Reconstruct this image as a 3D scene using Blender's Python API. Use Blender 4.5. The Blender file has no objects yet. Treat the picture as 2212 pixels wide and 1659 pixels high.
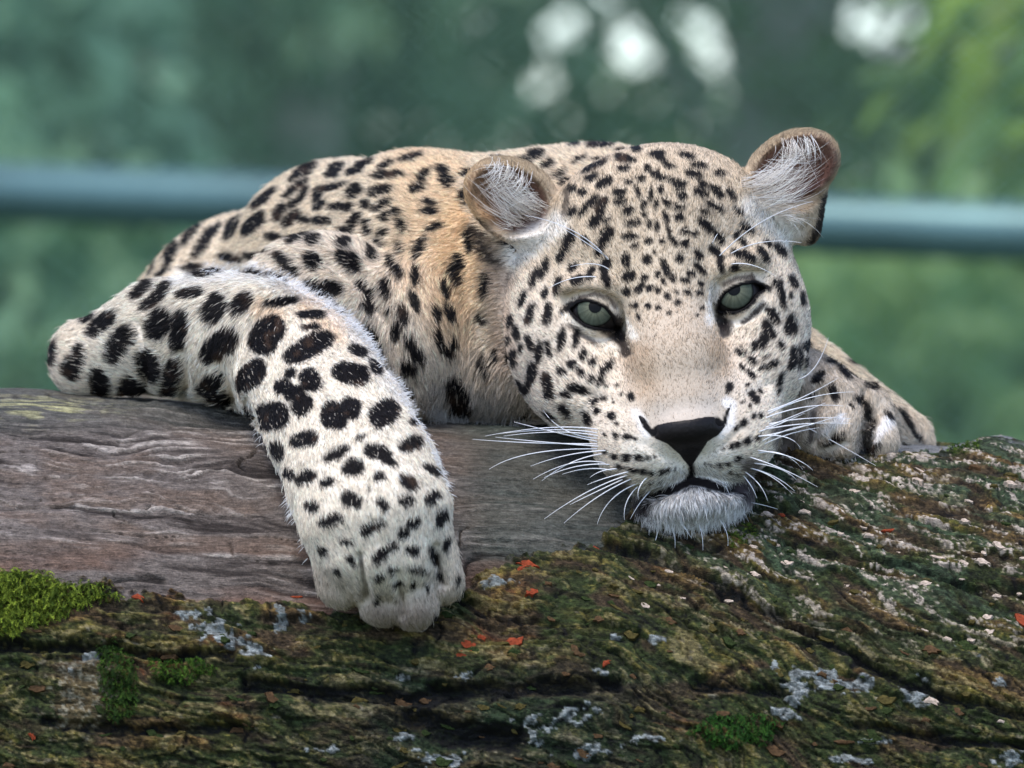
import bpy, math, random
import numpy as np
from mathutils import Vector, Matrix

# ---------------------------------------------------------------- camera, sky, sun, exposure
SC = bpy.context.scene
COL = SC.collection
U = 0.00027            # metres per modelling unit
D = 5.0 / U            # camera distance in units
rng = np.random.default_rng(7)
random.seed(7)

cam_data = bpy.data.cameras.new('camera')
cam = bpy.data.objects.new('camera', cam_data)
COL.objects.link(cam)
cam.location = (0, -5.0, 0)
cam.rotation_euler = (math.radians(90), 0, 0)
cam_data.sensor_width = 36
cam_data.lens = 36 * 5.0 / (2212 * U)
cam_data.clip_start = 0.05
cam_data.clip_end = 500
cam_data.dof.use_dof = True
cam_data.dof.focus_distance = 5.0 - 60 * U
cam_data.dof.aperture_fstop = cam_data.lens / 37.0
cam_data.dof.aperture_blades = 0
SC.camera = cam

SUN_EL, SUN_AZ = 64.0, 212.0     # azimuth clockwise from +Y (north)
world = bpy.data.worlds.new('World')
SC.world = world
world.use_nodes = True
wn = world.node_tree
bg = wn.nodes['Background']
sky = wn.nodes.new('ShaderNodeTexSky')
sky.sky_type = 'NISHITA'
sky.sun_disc = False
sky.sun_elevation = math.radians(SUN_EL)
sky.sun_rotation = math.radians(SUN_AZ)
sky.air_density = 0.8
sky.dust_density = 1.2
sky.ozone_density = 0.4
wn.links.new(sky.outputs[0], bg.inputs[0])
bg.inputs[1].default_value = 0.15

sun_d = bpy.data.lights.new('sun', 'SUN')
sun_d.energy = 0.9
sun_d.angle = math.radians(22)
sun_d.color = (1.0, 0.94, 0.86)
sun = bpy.data.objects.new('sun', sun_d)
COL.objects.link(sun)
sv = Vector((math.sin(math.radians(SUN_AZ)) * math.cos(math.radians(SUN_EL)),
             math.cos(math.radians(SUN_AZ)) * math.cos(math.radians(SUN_EL)),
             math.sin(math.radians(SUN_EL))))
sun.rotation_euler = (-sv).to_track_quat('-Z', 'Y').to_euler()
sun.location = sv * 5

SC.render.engine = 'CYCLES'
SC.view_settings.view_transform = 'Standard'
SC.view_settings.look = 'None'
SC.view_settings.exposure = 1.36
SC.view_settings.gamma = 1.0
SC.view_settings.use_curve_mapping = False
SC.cycles.use_denoising = True
SC.cycles.max_bounces = 6
SC.cycles.diffuse_bounces = 3
SC.cycles.transparent_max_bounces = 8
SC.cycles_curves.shape = 'RIBBONS'
SC.cycles_curves.subdivisions = 1

# ---------------------------------------------------------------- helpers
def s2l(c):
    c = np.asarray(c, float) / 255.0
    return np.where(c <= 0.04045, c / 12.92, ((c + 0.055) / 1.055) ** 2.4)

def hash3(ix, iy, iz, seed):
    n = (ix * np.int64(73856093)) ^ (iy * np.int64(19349663)) ^ (iz * np.int64(83492791)) ^ np.int64(seed * 2654435 + 1013)
    n &= np.int64(0x7fffffff)
    n = (n ^ (n >> 13)) * np.int64(1274126177) & np.int64(0x7fffffff)
    n = (n ^ (n >> 15)) * np.int64(668265263) & np.int64(0x7fffffff)
    n = n ^ (n >> 12)
    return (n & 0xffff).astype(np.float32) / 65535.0

def vnoise(p, seed=0):
    """smooth value noise in -1..1 for points (n,3)"""
    p = np.asarray(p, np.float32)
    f = np.floor(p)
    i = f.astype(np.int64)
    t = p - f
    t = t * t * t * (t * (t * 6 - 15) + 10)
    out = np.zeros(len(p), np.float32)
    for dx in (0, 1):
        wx = t[:, 0] if dx else 1 - t[:, 0]
        for dy in (0, 1):
            wy = t[:, 1] if dy else 1 - t[:, 1]
            for dz in (0, 1):
                wz = t[:, 2] if dz else 1 - t[:, 2]
                out += wx * wy * wz * hash3(i[:, 0] + dx, i[:, 1] + dy, i[:, 2] + dz, seed)
    return out * 2 - 1

def fbm(p, octaves=4, seed=0, gain=0.5):
    p = np.asarray(p, np.float32)
    a, s, tot = 1.0, 0, 0
    for o in range(octaves):
        s = s + a * vnoise(p * (2.03 ** o) + o * 17.3, seed + o)
        tot += a
        a *= gain
    return s / tot

def sstep(a, b, x):
    t = np.clip((x - a) / (b - a), 0, 1)
    return t * t * (3 - 2 * t)

def tag(o, label=None, cat=None, group=None, kind=None):
    if label: o['label'] = label
    if cat: o['category'] = cat
    if group: o['group'] = group
    if kind: o['kind'] = kind
    return o

def empty(name, loc=(0, 0, 0)):
    o = bpy.data.objects.new(name, None)
    o.location = loc
    o.empty_display_size = 0.05
    COL.objects.link(o)
    return o

def link(name, data, parent=None):
    o = bpy.data.objects.new(name, data)
    COL.objects.link(o)
    if parent is not None:
        o.parent = parent
        o.matrix_parent_inverse = Matrix.Translation(-Vector(parent.location))
    return o

def np_mesh(name, v, f, mat, smooth=True, col=None, loops=None):
    """v (n,3) metres, f (m,k) ints; col (n,3) per-vertex colour"""
    me = bpy.data.meshes.new(name)
    f = np.asarray(f, np.int32)
    k = f.shape[1]
    me.vertices.add(len(v))
    me.vertices.foreach_set('co', np.ascontiguousarray(v, np.float32).ravel())
    me.loops.add(f.size)
    me.loops.foreach_set('vertex_index', f.ravel())
    me.polygons.add(len(f))
    me.polygons.foreach_set('loop_start', np.arange(0, f.size, k, dtype=np.int32))
    if smooth:
        me.polygons.foreach_set('use_smooth', np.ones(len(f), bool))
    me.update(calc_edges=True)
    if col is not None:
        a = me.color_attributes.new('col', 'FLOAT_COLOR', 'POINT')
        c4 = np.ones((len(v), 4), np.float32)
        c4[:, :3] = col
        a.data.foreach_set('color', c4.ravel())
    me.materials.append(mat)
    return me

def new_mat(name, rough=0.6, spec=0.3):
    m = bpy.data.materials.new(name)
    m.use_nodes = True
    b = m.node_tree.nodes['Principled BSDF']
    b.inputs['Roughness'].default_value = rough
    b.inputs['Specular IOR Level'].default_value = spec
    return m, m.node_tree, b

def plain_mat(name, rgb, rough=0.6, spec=0.3, var=0.25, scale=60.0, metallic=0.0):
    m, nt, b = new_mat(name, rough, spec)
    b.inputs['Metallic'].default_value = metallic
    tc = nt.nodes.new('ShaderNodeTexCoord')
    nz = nt.nodes.new('ShaderNodeTexNoise')
    nz.inputs['Scale'].default_value = scale
    nz.inputs['Detail'].default_value = 4
    nt.links.new(tc.outputs['Object'], nz.inputs['Vector'])
    rp = nt.nodes.new('ShaderNodeValToRGB')
    c = np.asarray(rgb, float)
    rp.color_ramp.elements[0].color = (*np.clip(c * (1 - var), 0, 1), 1)
    rp.color_ramp.elements[1].color = (*np.clip(c * (1 + var), 0, 1), 1)
    rp.color_ramp.elements[0].position = 0.3
    rp.color_ramp.elements[1].position = 0.7
    nt.links.new(nz.outputs['Fac'], rp.inputs['Fac'])
    nt.links.new(rp.outputs['Color'], b.inputs['Base Color'])
    return m

def attr_mat(name, rough=0.7, spec=0.2, var=0.0, scale=400.0, bump=0.0, trans=0.0):
    m, nt, b = new_mat(name, rough, spec)
    at = nt.nodes.new('ShaderNodeAttribute')
    at.attribute_name = 'col'
    src = at.outputs['Color']
    if var or bump:
        tc = nt.nodes.new('ShaderNodeTexCoord')
        nz = nt.nodes.new('ShaderNodeTexNoise')
        nz.inputs['Scale'].default_value = scale
        nz.inputs['Detail'].default_value = 5
        nt.links.new(tc.outputs['Object'], nz.inputs['Vector'])
        if var:
            mp = nt.nodes.new('ShaderNodeMapRange')
            mp.inputs['From Min'].default_value = 0.25
            mp.inputs['From Max'].default_value = 0.75
            mp.inputs['To Min'].default_value = 1 - var
            mp.inputs['To Max'].default_value = 1 + var
            nt.links.new(nz.outputs['Fac'], mp.inputs['Value'])
            mx = nt.nodes.new('ShaderNodeVectorMath')
            mx.operation = 'SCALE'
            nt.links.new(src, mx.inputs[0])
            nt.links.new(mp.outputs['Result'], mx.inputs['Scale'])
            src = mx.outputs['Vector']
        if bump:
            bp = nt.nodes.new('ShaderNodeBump')
            bp.inputs['Strength'].default_value = bump
            bp.inputs['Distance'].default_value = 0.002
            nt.links.new(nz.outputs['Fac'], bp.inputs['Height'])
            nt.links.new(bp.outputs['Normal'], b.inputs['Normal'])
    nt.links.new(src, b.inputs['Base Color'])
    if trans:
        tr = nt.nodes.new('ShaderNodeBsdfTranslucent')
        nt.links.new(src, tr.inputs['Color'])
        mix = nt.nodes.new('ShaderNodeMixShader')
        mix.inputs[0].default_value = trans
        nt.links.new(b.outputs[0], mix.inputs[1])
        nt.links.new(tr.outputs[0], mix.inputs[2])
        nt.links.new(mix.outputs[0], nt.nodes['Material Output'].inputs['Surface'])
    return m

def PW(px, py, y=0.0):
    """a point of the place in modelling units, from where it shows and its depth"""
    k = 1 + y / D
    return np.array([(px - 1106.0) * k, y, (829.5 - py) * k])

def proj(v):
    k = 1 + v[:, 1] / D
    return v[:, 0] / k + 1106.0, 829.5 - v[:, 2] / k

# the log: axis almost along X, radius LR, its top line falls a little to the right
LR, LYC = 800.0, 460.0
def log_top(px):
    return 850 + 0.055 * px
def log_axis_z(x):
    return 829.5 - (log_top(x + 1106.0) + LR)
def on_log(px, py, c):
    """depth at which a thing of half thickness c lies against the front of the log"""
    dz = (829.5 - py) - log_axis_z(px - 1106.0)
    return LYC - math.sqrt(max((LR + c) ** 2 - dz * dz, 0.0))

def poly_sdf(x, y, poly):
    P = np.asarray(poly, float)
    d = np.full(x.shape, 1e9)
    s = np.ones(x.shape)
    n = len(P)
    for i in range(n):
        a, b = P[i], P[i - 1]
        ex, ey = b - a
        wx, wy = x - a[0], y - a[1]
        t = np.clip((wx * ex + wy * ey) / (ex * ex + ey * ey), 0, 1)
        d = np.minimum(d, (wx - ex * t) ** 2 + (wy - ey * t) ** 2)
        c1, c2 = y >= a[1], y < b[1]
        c3 = ex * wy > ey * wx
        flip = (c1 & c2 & c3) | (~c1 & ~c2 & ~c3)
        s = np.where(flip, -s, s)
    return s * np.sqrt(d)

def seg_dist(x, y, pts):
    d = np.full(x.shape, 1e9)
    for (ax, ay), (bx, by) in zip(pts[:-1], pts[1:]):
        ex, ey = bx - ax, by - ay
        t = np.clip(((x - ax) * ex + (y - ay) * ey) / (ex * ex + ey * ey + 1e-9), 0, 1)
        d = np.minimum(d, np.hypot(x - ax - ex * t, y - ay - ey * t))
    return d

# ---------------------------------------------------------------- ground
gm = plain_mat('ground_turf', (.045, .06, .025), .9, .1, .5, 9)
GZ = -0.56
gme = bpy.data.meshes.new('ground')
gme.from_pydata([(-200, -60, GZ), (200, -60, GZ), (200, 300, GZ), (-200, 300, GZ)], [], [(0, 1, 2, 3)])
gme.materials.append(gm)
tag(link('ground', gme), kind='structure')

# ---------------------------------------------------------------- the fallen log
def worley(p, seed=0):
    """F1, F2 and a cell value for 2-D points"""
    f = np.floor(p); i = f.astype(np.int64)
    d1 = np.full(len(p), 9e9, np.float32); d2 = d1.copy(); cv = np.zeros(len(p), np.float32)
    for dx in (-1, 0, 1):
        for dy in (-1, 0, 1):
            a, b = i[:, 0] + dx, i[:, 1] + dy
            z = np.zeros_like(a)
            jx, jy = hash3(a, b, z, seed), hash3(a, b, z + 1, seed)
            d = (a + jx - p[:, 0]) ** 2 + (b + jy - p[:, 1]) ** 2
            c = hash3(a, b, z + 2, seed)
            cl = d < d1
            d2 = np.where(cl, d1, np.minimum(d2, d))
            cv = np.where(cl, c, cv)
            d1 = np.where(cl, d, d1)
    return np.sqrt(d1), np.sqrt(d2), cv

BND = [(-3000, 1225), (-200, 1228), (0, 1238), (120, 1262), (280, 1290), (420, 1300), (560, 1305), (700, 1318), (860, 1330), (960, 1290), (1020, 1255), (1060, 1235), (1130, 1200), (1230, 1188), (1300, 1165), (1345, 1120),
       (1400, 1040), (1500, 975), (1640, 985), (1760, 1000), (1850, 1000), (1960, 1003), (2050, 992), (2130, 985), (2300, 995), (5000, 1000)]
GROOVES = [([(1290, 1170), (1400, 1205), (1500, 1245), (1600, 1290), (1700, 1345), (1800, 1392), (1900, 1450), (2060, 1510), (2212, 1545)], 8, 20),
           ([(-100, 1392), (100, 1402), (240, 1408), (330, 1418), (500, 1420)], 8, 26), ([(1000, 1300), (1080, 1345), (1200, 1352)], 6, 14),
           ([(540, 1478), (700, 1500), (860, 1515), (1010, 1500), (1200, 1490), (1330, 1480)], 14, 32), ([(900, 1560), (1010, 1590), (1110, 1600)], 22, 36),
           ([(1850, 1560), (2000, 1590), (2212, 1610)], 8, 22), ([(1560, 1290), (1480, 1330), (1390, 1330)], 5, 10), ([(100, 1560), (300, 1580), (520, 1570)], 10, 22),
           ([(1500, 1480), (1640, 1490), (1700, 1500)], 9, 18), ([(1700, 1180), (1900, 1235), (2212, 1300)], 6, 12), ([(1640, 1090), (1860, 1150), (2212, 1215)], 5, 9)]
LICHEN = [(470, 1372, 92, 34, -28), (540, 1405, 40, 26, -20), (605, 1338, 17, 26, 0), (655, 1330, 17, 15, 0), (196, 1424, 30, 24, 20), (160, 1450, 18, 22, 0), (1765, 1468, 95, 30, -8), (1850, 1480, 45, 26, 0), (1720, 1500, 26, 34, 0), (1990, 1498, 48, 30, -20), (2092, 1416, 26, 10, -30),
          (2158, 1482, 14, 14, 0), (1085, 1268, 44, 13, -6), (1205, 1555, 95, 24, 10), (1140, 1590, 60, 26, 25), (950, 1640, 70, 20, 0), (870, 1470, 26, 10, 0), (1000, 1470, 22, 10, 0), (1330, 1382, 20, 8, 0), (1420, 1390, 15, 9, 0),
          (1270, 1620, 60, 16, 10), (1420, 1600, 50, 12, 0), (1840, 1640, 60, 12, 0), (2180, 1640, 40, 20, 30), (870, 1595, 34, 18, 0), (1300, 1455, 30, 10, -15), (1690, 1540, 40, 14, -10), (700, 1620, 30, 10, 0), (1880, 1600, 40, 10, 0)]

def axis_grid(lo, hi, a, b, fine, coarse):
    return np.concatenate([np.arange(lo, a, coarse), np.arange(a, b, fine), np.arange(b, hi + coarse, coarse)])
xs = axis_grid(-4200, 4200, -1330, 1330, 3.3, 24)
ts = axis_grid(-math.pi * LR + 12, math.pi * LR - 12, -260, 1560, 3.3, 30)
NX, NT = len(xs), len(ts)
Xg, Tg = np.meshgrid(xs, ts, indexing='ij')
Xf, Tf = Xg.ravel(), Tg.ravel()
th = Tf / LR
az = log_axis_z(Xf)
base = np.stack([Xf, LYC - LR * np.sin(th), az + LR * np.cos(th)], -1)
nrm = np.stack([np.zeros_like(th), -np.sin(th), np.cos(th)], -1)
lx, ly = proj(base)
# the back and underside repeat the pattern of the front further down
bk_ = sstep(-.12, -.4, th)
ly = ly * (1 - bk_) + bk_ * (1250 + 260 * vnoise(base / 500, 3))
S3 = lambda a, b, o=0: np.stack([Xf / a, Tf / b, np.full_like(Xf, o)], -1)
big = fbm(S3(520, 260, 1), 3, 11) * 26 + fbm(S3(150, 90, 2), 2, 12) * 7
bnd = np.interp(lx, [p[0] for p in BND], [p[1] for p in BND]) + fbm(S3(45, 28, 3), 3, 13) * 30
bark = sstep(-7, 7, ly - bnd + 14 * fbm(S3(14, 9, 41), 2, 47))
wz = np.clip(1 - np.hypot((lx - 330) / 420, (ly - 1040) / 130), 0, 1)
warp = fbm(S3(320, 120, 4), 3, 14) * 26 + fbm(S3(80, 40, 5), 3, 15) * (5 + 30 * wz)
for kx, ky, kr, ka in ((215, 1020, 60, 40), (390, 985, 46, -30), (520, 1110, 50, 30), (640, 1000, 45, -26), (100, 1090, 60, 30), (610, 1150, 40, 22), (1120, 1080, 70, 26)):
    e = np.exp(-(((lx - kx) / (kr * 1.7)) ** 2 + ((ly - ky) / kr) ** 2))
    warp += ka * e * np.sign(ly - ky + .1) * .8
gt = Tf + warp
G3 = lambda a, b, o=0: np.stack([Xf / a, gt / b, np.full_like(Xf, o)], -1)
gr1 = fbm(G3(190, 14, 6), 3, 16, .7) * 1.5; gr2 = vnoise(G3(70, 6.5, 7), 17); gr3 = vnoise(G3(300, 40, 8), 18)
crack = 1 - sstep(0.0, .05, np.abs(vnoise(G3(240, 46, 9), 19)))
crack *= sstep(.0, .35, vnoise(S3(160, 90, 10), 20))
rough = .35 + .9 * sstep(-.15, .5, vnoise(S3(210, 80, 11), 21) + wz * .8)
h_w = rough * (3.2 * gr1 + 2.6 * gr2 + 3.2 * gr3) - 9 * crack + rough * 2.0 * fbm(S3(16, 9, 12), 2, 22)
# bark plates, drawn out along the trunk and leaning down to the right
lean = .12 + .33 * sstep(1150, 1750, lx)
bt = Tf - lean * Xf + fbm(S3(170, 80, 13), 3, 23) * 42
bx_ = Xf + fbm(S3(90, 60, 14), 2, 24) * 26
B3 = lambda a, b, o=0: np.stack([bx_ / a, bt / b, np.full_like(Xf, o)], -1)
f1, f2, cv = worley(np.stack([bx_ / 150, bt / 40], -1), 5)
g1, g2, cw = worley(np.stack([bx_ / 38 + 7, bt / 11], -1), 6)
e1, e2 = sstep(.0, .10, f2 - f1), sstep(.0, .16, g2 - g1)
fine = fbm(S3(9, 5, 15), 3, 25)
lay = fbm(B3(120, 24, 16), 5, 26, .55) * 4.6 + cv * 1.6
fl_ = np.floor(lay); fr_ = lay - fl_
step_ = fl_ + sstep(.78, .98, fr_)
h_b = 14 + 4.6 * step_ + 2.2 * (fr_ - .5) - 6 * (1 - e1) - 2.4 * (1 - e2) + 2.6 * (cw - .5) + 2.0 * fine
h_b = np.clip(h_b, -16, 44)
h_b = 10 + (h_b - 10) * (.35 + .65 * sstep(6, 70, ly - log_top(lx)))
groove = np.zeros_like(Xf)
gn = fbm(S3(40, 22, 17), 3, 27) * 12
for pts_, w_, dep in GROOVES:
    P_ = np.array(pts_)
    s = np.where((lx > P_[:, 0].min() - 50) & (lx < P_[:, 0].max() + 50) & (ly > P_[:, 1].min() - 60) & (ly < P_[:, 1].max() + 60))[0]
    dd = seg_dist(lx[s], ly[s] + gn[s], pts_)
    groove[s] = np.maximum(groove[s], dep * (1 - sstep(w_ * .4, w_ * 1.9, dd)))
lich = np.zeros_like(Xf)
lw = fbm(S3(20, 14, 18), 3, 28)
for x, y, rx, ry, a in LICHEN:
    s = np.where((np.abs(lx - x) < rx * 2 + 20) & (np.abs(ly - y) < max(rx, ry) * 1.6 + 20))[0]
    t = math.radians(a)
    dx, dy = lx[s] - x, -(ly[s] - y)
    u = (dx * math.cos(t) + dy * math.sin(t)) / rx; v = (-dx * math.sin(t) + dy * math.cos(t)) / ry
    lich[s] = np.maximum(lich[s], 1 - sstep(.6, .72, np.hypot(u, v) + lw[s] * 1.15))
lich *= (groove < 6)
h = big + h_w * (1 - bark) + bark * (h_b - groove + 3.0 * lich * (1 + .9 * fine))
h *= (np.abs(th) < 3.0)
lump = 30 * np.exp(-((lx - 2160) / 70) ** 2 - ((ly - 972) / 26) ** 2) * (lx > 2050)
vlog = base + nrm * (h + lump)[:, None]
# colours
def mixc(c, col, f): return c + np.clip(f, 0, 1)[:, None] * (np.asarray(col) - c)
n1 = fbm(S3(120, 60, 20), 3, 30); n2 = fbm(S3(40, 22, 21), 3, 31); n3 = fbm(S3(16, 9, 22), 2, 32); n4 = fbm(S3(330, 160, 23), 3, 33)
cwood = np.tile(s2l((116, 108, 104)), (len(Xf), 1))
cwood = mixc(cwood, s2l((164, 157, 154)), sstep(.0, .7, gr1 * .6 + gr2 * .5) * sstep(-.3, .4, n1 + wz * .5))
cwood = mixc(cwood, s2l((182, 174, 168)), sstep(.2, .65, gr2 * .7 + gr1 * .6) * sstep(-.2, .4, n1 + wz))
cwood = mixc(cwood, s2l((112, 94, 82)), sstep(-.1, .6, gr3 * .5 + n1) * .6)
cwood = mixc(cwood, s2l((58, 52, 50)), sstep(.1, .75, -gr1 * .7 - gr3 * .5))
cwood = mixc(cwood, s2l((74, 84, 80)), sstep(960, 890, ly) * .55 + sstep(930, 1080, lx) * .7)
cwood = mixc(cwood, s2l((186, 184, 138)), np.exp(-((lx - 90) / 130) ** 2 - ((ly - 893) / 22) ** 2) * sstep(-.1, .4, gr1 + n2) * .9)
cwood = mixc(cwood, s2l((112, 74, 54)), sstep(1150, 1270, ly) * sstep(-.3, .5, gr3 + .5 * n1) * .55)
cwood = mixc(cwood, s2l((26, 22, 20)), crack * .9)
cwood = mixc(cwood, s2l((150, 152, 156)), sstep(1700, 1900, lx) * .7)
hb = h_b - 16
n5 = fbm(B3(62, 17, 24), 5, 34, .6); n6 = fbm(B3(150, 34, 25), 4, 35, .55); n7 = fbm(S3(7, 4.5, 26), 2, 36)
cb = np.tile(s2l((92, 76, 56)), (len(Xf), 1))
cb = mixc(cb, s2l((150, 120, 70)), sstep(-4, 14, hb + 9 * n5))
cb = mixc(cb, s2l((146, 84, 48)), sstep(.22, .5, n6 + .4 * n4) * .6)
green = sstep(-.16, .2, n1 * .6 + n6 * .6 + .3 * n5 + .10)
cb = mixc(cb, s2l((62, 80, 40)), green * .85)
cb = mixc(cb, s2l((142, 126, 58)), sstep(.05, .5, n5 * .9 + n7 * .3 + hb * .012) * .7)
cb = mixc(cb, s2l((40, 58, 46)), sstep(500, 900, lx) * sstep(1650, 1250, lx) * sstep(1400, 1500, ly) * .6)
zone = sstep(1300, 1650, lx + (1180 - ly) * .6) * sstep(1430, 1220, ly - (lx - 1700) * .12)
cb = mixc(cb, s2l((84, 106, 84)), zone * sstep(-.1, .25, n6 + .3 * n5) * .6)
cb = mixc(cb, s2l((214, 198, 182)), sstep(.17, .30, n5 * .75 + n7 * .30 + .3 * (cw - .5)) * (zone * .95 + .13) * sstep(-10, 2, hb))
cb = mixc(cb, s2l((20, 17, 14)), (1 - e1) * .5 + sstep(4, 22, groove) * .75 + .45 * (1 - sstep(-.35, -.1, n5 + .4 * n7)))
cb = mixc(cb, s2l((168, 174, 172)), lich * sstep(-.55, .05, fine + .5 * n7 + .25))
crust = sstep(.28, .5, np.exp(-((lx - 185 + .3 * (ly - 1500)) / 70) ** 2 - ((ly - 1500) / 75) ** 2) + .45 * lw + .3 * n5)
cb = mixc(cb, s2l((134, 116, 84)), crust * .8)
cb = mixc(cb, s2l((160, 156, 138)), crust * sstep(.1, .4, n7 + lw) * .6)
clog = cwood + bark[:, None] * (cb - cwood)
clog = clog * np.array([1.0, .96, .9]) ** (1 - bark)[:, None] * np.clip(.74 - .26 * bark + .16 * n3 + .3 * fine + .42 * n7 * (.4 + .6 * bark), .3, 1.9)[:, None]
clog = np.clip(clog, .006, .85)
i, j = np.meshgrid(np.arange(NX - 1), np.arange(NT), indexing='ij')
j2 = (j + 1) % NT
fl = np.stack([i * NT + j, i * NT + j2, (i + 1) * NT + j2, (i + 1) * NT + j], -1).reshape(-1, 4)
log_mat = attr_mat('log_wood_and_bark', rough=0.85, spec=0.2, var=0.30, scale=900, bump=0.7)
def fibres(m):
    """fine fibres along the trunk on top of the modelled relief"""
    nt = m.node_tree; b = nt.nodes['Principled BSDF']
    src = b.inputs['Base Color'].links[0].from_socket
    tc = nt.nodes.new('ShaderNodeTexCoord'); mp = nt.nodes.new('ShaderNodeMapping')
    mp.inputs['Scale'].default_value = (70, 800, 800)
    nz = nt.nodes.new('ShaderNodeTexNoise'); nz.inputs['Scale'].default_value = 1.0; nz.inputs['Detail'].default_value = 4; nz.inputs['Distortion'].default_value = 1.2
    nt.links.new(tc.outputs['Object'], mp.inputs['Vector']); nt.links.new(mp.outputs['Vector'], nz.inputs['Vector'])
    mr = nt.nodes.new('ShaderNodeMapRange')
    for k, v in (('From Min', .3), ('From Max', .7), ('To Min', .55), ('To Max', 1.4)): mr.inputs[k].default_value = v
    nt.links.new(nz.outputs['Fac'], mr.inputs['Value'])
    sc_ = nt.nodes.new('ShaderNodeVectorMath'); sc_.operation = 'SCALE'
    nt.links.new(src, sc_.inputs[0]); nt.links.new(mr.outputs['Result'], sc_.inputs['Scale'])
    nt.links.new(sc_.outputs['Vector'], b.inputs['Base Color'])
    old = b.inputs['Normal'].links[0].from_socket
    bp = nt.nodes.new('ShaderNodeBump'); bp.inputs['Strength'].default_value = .5; bp.inputs['Distance'].default_value = .0012
    nt.links.new(nz.outputs['Fac'], bp.inputs['Height']); nt.links.new(old, bp.inputs['Normal'])
    nt.links.new(bp.outputs['Normal'], b.inputs['Normal'])
fibres(log_mat)
log = empty('fallen_log', (0, LYC * U, GZ))
tag(log, 'mossy fallen log with bare weathered wood at one end, under the leopard', 'log')
link('trunk', np_mesh('trunk', vlog * U, fl, log_mat, col=clog), log)
for s_, sign in ((0, -1), (NX - 1, 1)):
    ring = vlog[s_ * NT:(s_ + 1) * NT]
    me = bpy.data.meshes.new('cut_end')
    c0 = ring.mean(0) + np.array([sign * 6, 0, 0])
    me.from_pydata([tuple(x * U) for x in ring] + [tuple(c0 * U)], [], [(a, (a + 1) % NT, NT) for a in range(NT)])
    me.materials.append(plain_mat('log_cut_end', (.22, .16, .10), .85, .1, .4, 30))
    link('cut_end', me, log)

# height of the finished surface, for things that lie on it
Hgrid = (h + lump).reshape(NX, NT)
def log_point(px, py, up=0.0):
    """surface point, normal and the two surface directions of the log where it shows at px, py"""
    x = px - 1106.0; t = .6
    for _ in range(12):
        r = LR + up
        Y = LYC - r * math.sin(t)
        z = (829.5 - py) * (1 + Y / D)
        x = (px - 1106.0) * (1 + Y / D)
        t = math.acos(max(-1, min(1, (z - log_axis_z(x)) / r)))
    i_ = min(max(np.searchsorted(xs, x), 0), NX - 1); j_ = min(max(np.searchsorted(ts, t * LR), 0), NT - 1)
    hh = Hgrid[i_, j_] + up
    n_ = np.array([0, -math.sin(t), math.cos(t)])
    p_ = np.array([x, LYC - (LR + hh) * math.sin(t), log_axis_z(x) + (LR + hh) * math.cos(t)])
    return p_, n_, np.array([1.0, 0, -.055]), np.array([0, -math.cos(t), -math.sin(t)])

# flakes of bark that stand proud of the trunk
def flake_mesh(name, seed, mat, n=12, aspect=.6, thick=.22, rag=.42):
    r_ = random.Random(seed)
    top, low = [], []
    for k in range(n):
        a = 2 * math.pi * k / n + r_.uniform(-.2, .2)
        q = 1 + r_.uniform(-rag, rag)
        x, y = math.cos(a) * q, math.sin(a) * q * aspect
        top.append((x * .9, y * .9, thick * r_.uniform(.45, 1.1))); low.append((x, y, -thick * 1.6))
    v = top + low + [(r_.uniform(-.2, .2), r_.uniform(-.1, .1), thick * 1.15)]
    f = [(k, (k + 1) % n, 2 * n) for k in range(n)] + [(n + k, n + (k + 1) % n, (k + 1) % n, k) for k in range(n)]
    me = bpy.data.meshes.new(name)
    me.from_pydata(v, [], f)
    me.materials.append(mat)
    return me
fm = {'pale': plain_mat('bark_flake_pale', s2l((176, 158, 142)), .85, .15, .45, 2.5), 'olive': plain_mat('bark_flake_olive', s2l((72, 64, 34)), .9, .1, .5, 3),
      'brown': plain_mat('bark_flake_brown', s2l((78, 58, 38)), .85, .15, .45, 3), 'red': plain_mat('bark_flake_red', s2l((128, 56, 32)), .8, .15, .4, 3),
      'moss': plain_mat('bark_flake_mossy', s2l((44, 54, 28)), .95, .1, .6, 4)}
FMESH = {k: [flake_mesh('bark_flake', 40 + 7 * q, m, 11 + q % 4, .34 + .07 * q, .2 + .03 * q) for q in range(5)] for k, m in fm.items()}
def put_flake(px, py, size, kind, ang):
    p_, n_, ex, et = log_point(px, py, 0)
    o = bpy.data.objects.new('bark_flake', random.choice(FMESH[kind]))
    COL.objects.link(o)
    ca, sa = math.cos(ang), math.sin(ang)
    a = Vector(ex * ca + et * sa).normalized(); n = (Vector(n_) + Vector((random.uniform(-.2, .2), random.uniform(-.2, .2), random.uniform(-.1, .2)))).normalized()
    b = n.cross(a).normalized(); a = b.cross(n)
    M = Matrix((a, b, n)).transposed().to_4x4()
    M.translation = Vector(p_ * U)
    o.parent = log
    o.matrix_parent_inverse = Matrix.Translation(-Vector(log.location))
    o.matrix_basis = M @ Matrix.Diagonal((size * U * random.uniform(.8, 1.3), size * U, size * U, 1))
bprob = lambda x: float(np.interp(x, [p[0] for p in BND], [p[1] for p in BND]))
count = 0
while count < 260:
    px = random.uniform(-60, 2270); py = random.uniform(1000, 1660)
    if py < bprob(px) + 12: continue
    right = px > 1350 and py < 1330 + (px - 1500) * .1
    if not right and random.random() < .45: continue
    kind = random.choices(['pale', 'olive', 'brown', 'moss'], [6, 3, 1, 3] if right else [.25, 3, 4, 3])[0]
    put_flake(px, py, random.uniform(6, 14) if right else random.uniform(7, 18), kind, math.radians(random.gauss(12 if px > 1200 else 3, 14)))
    count += 1
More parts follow.
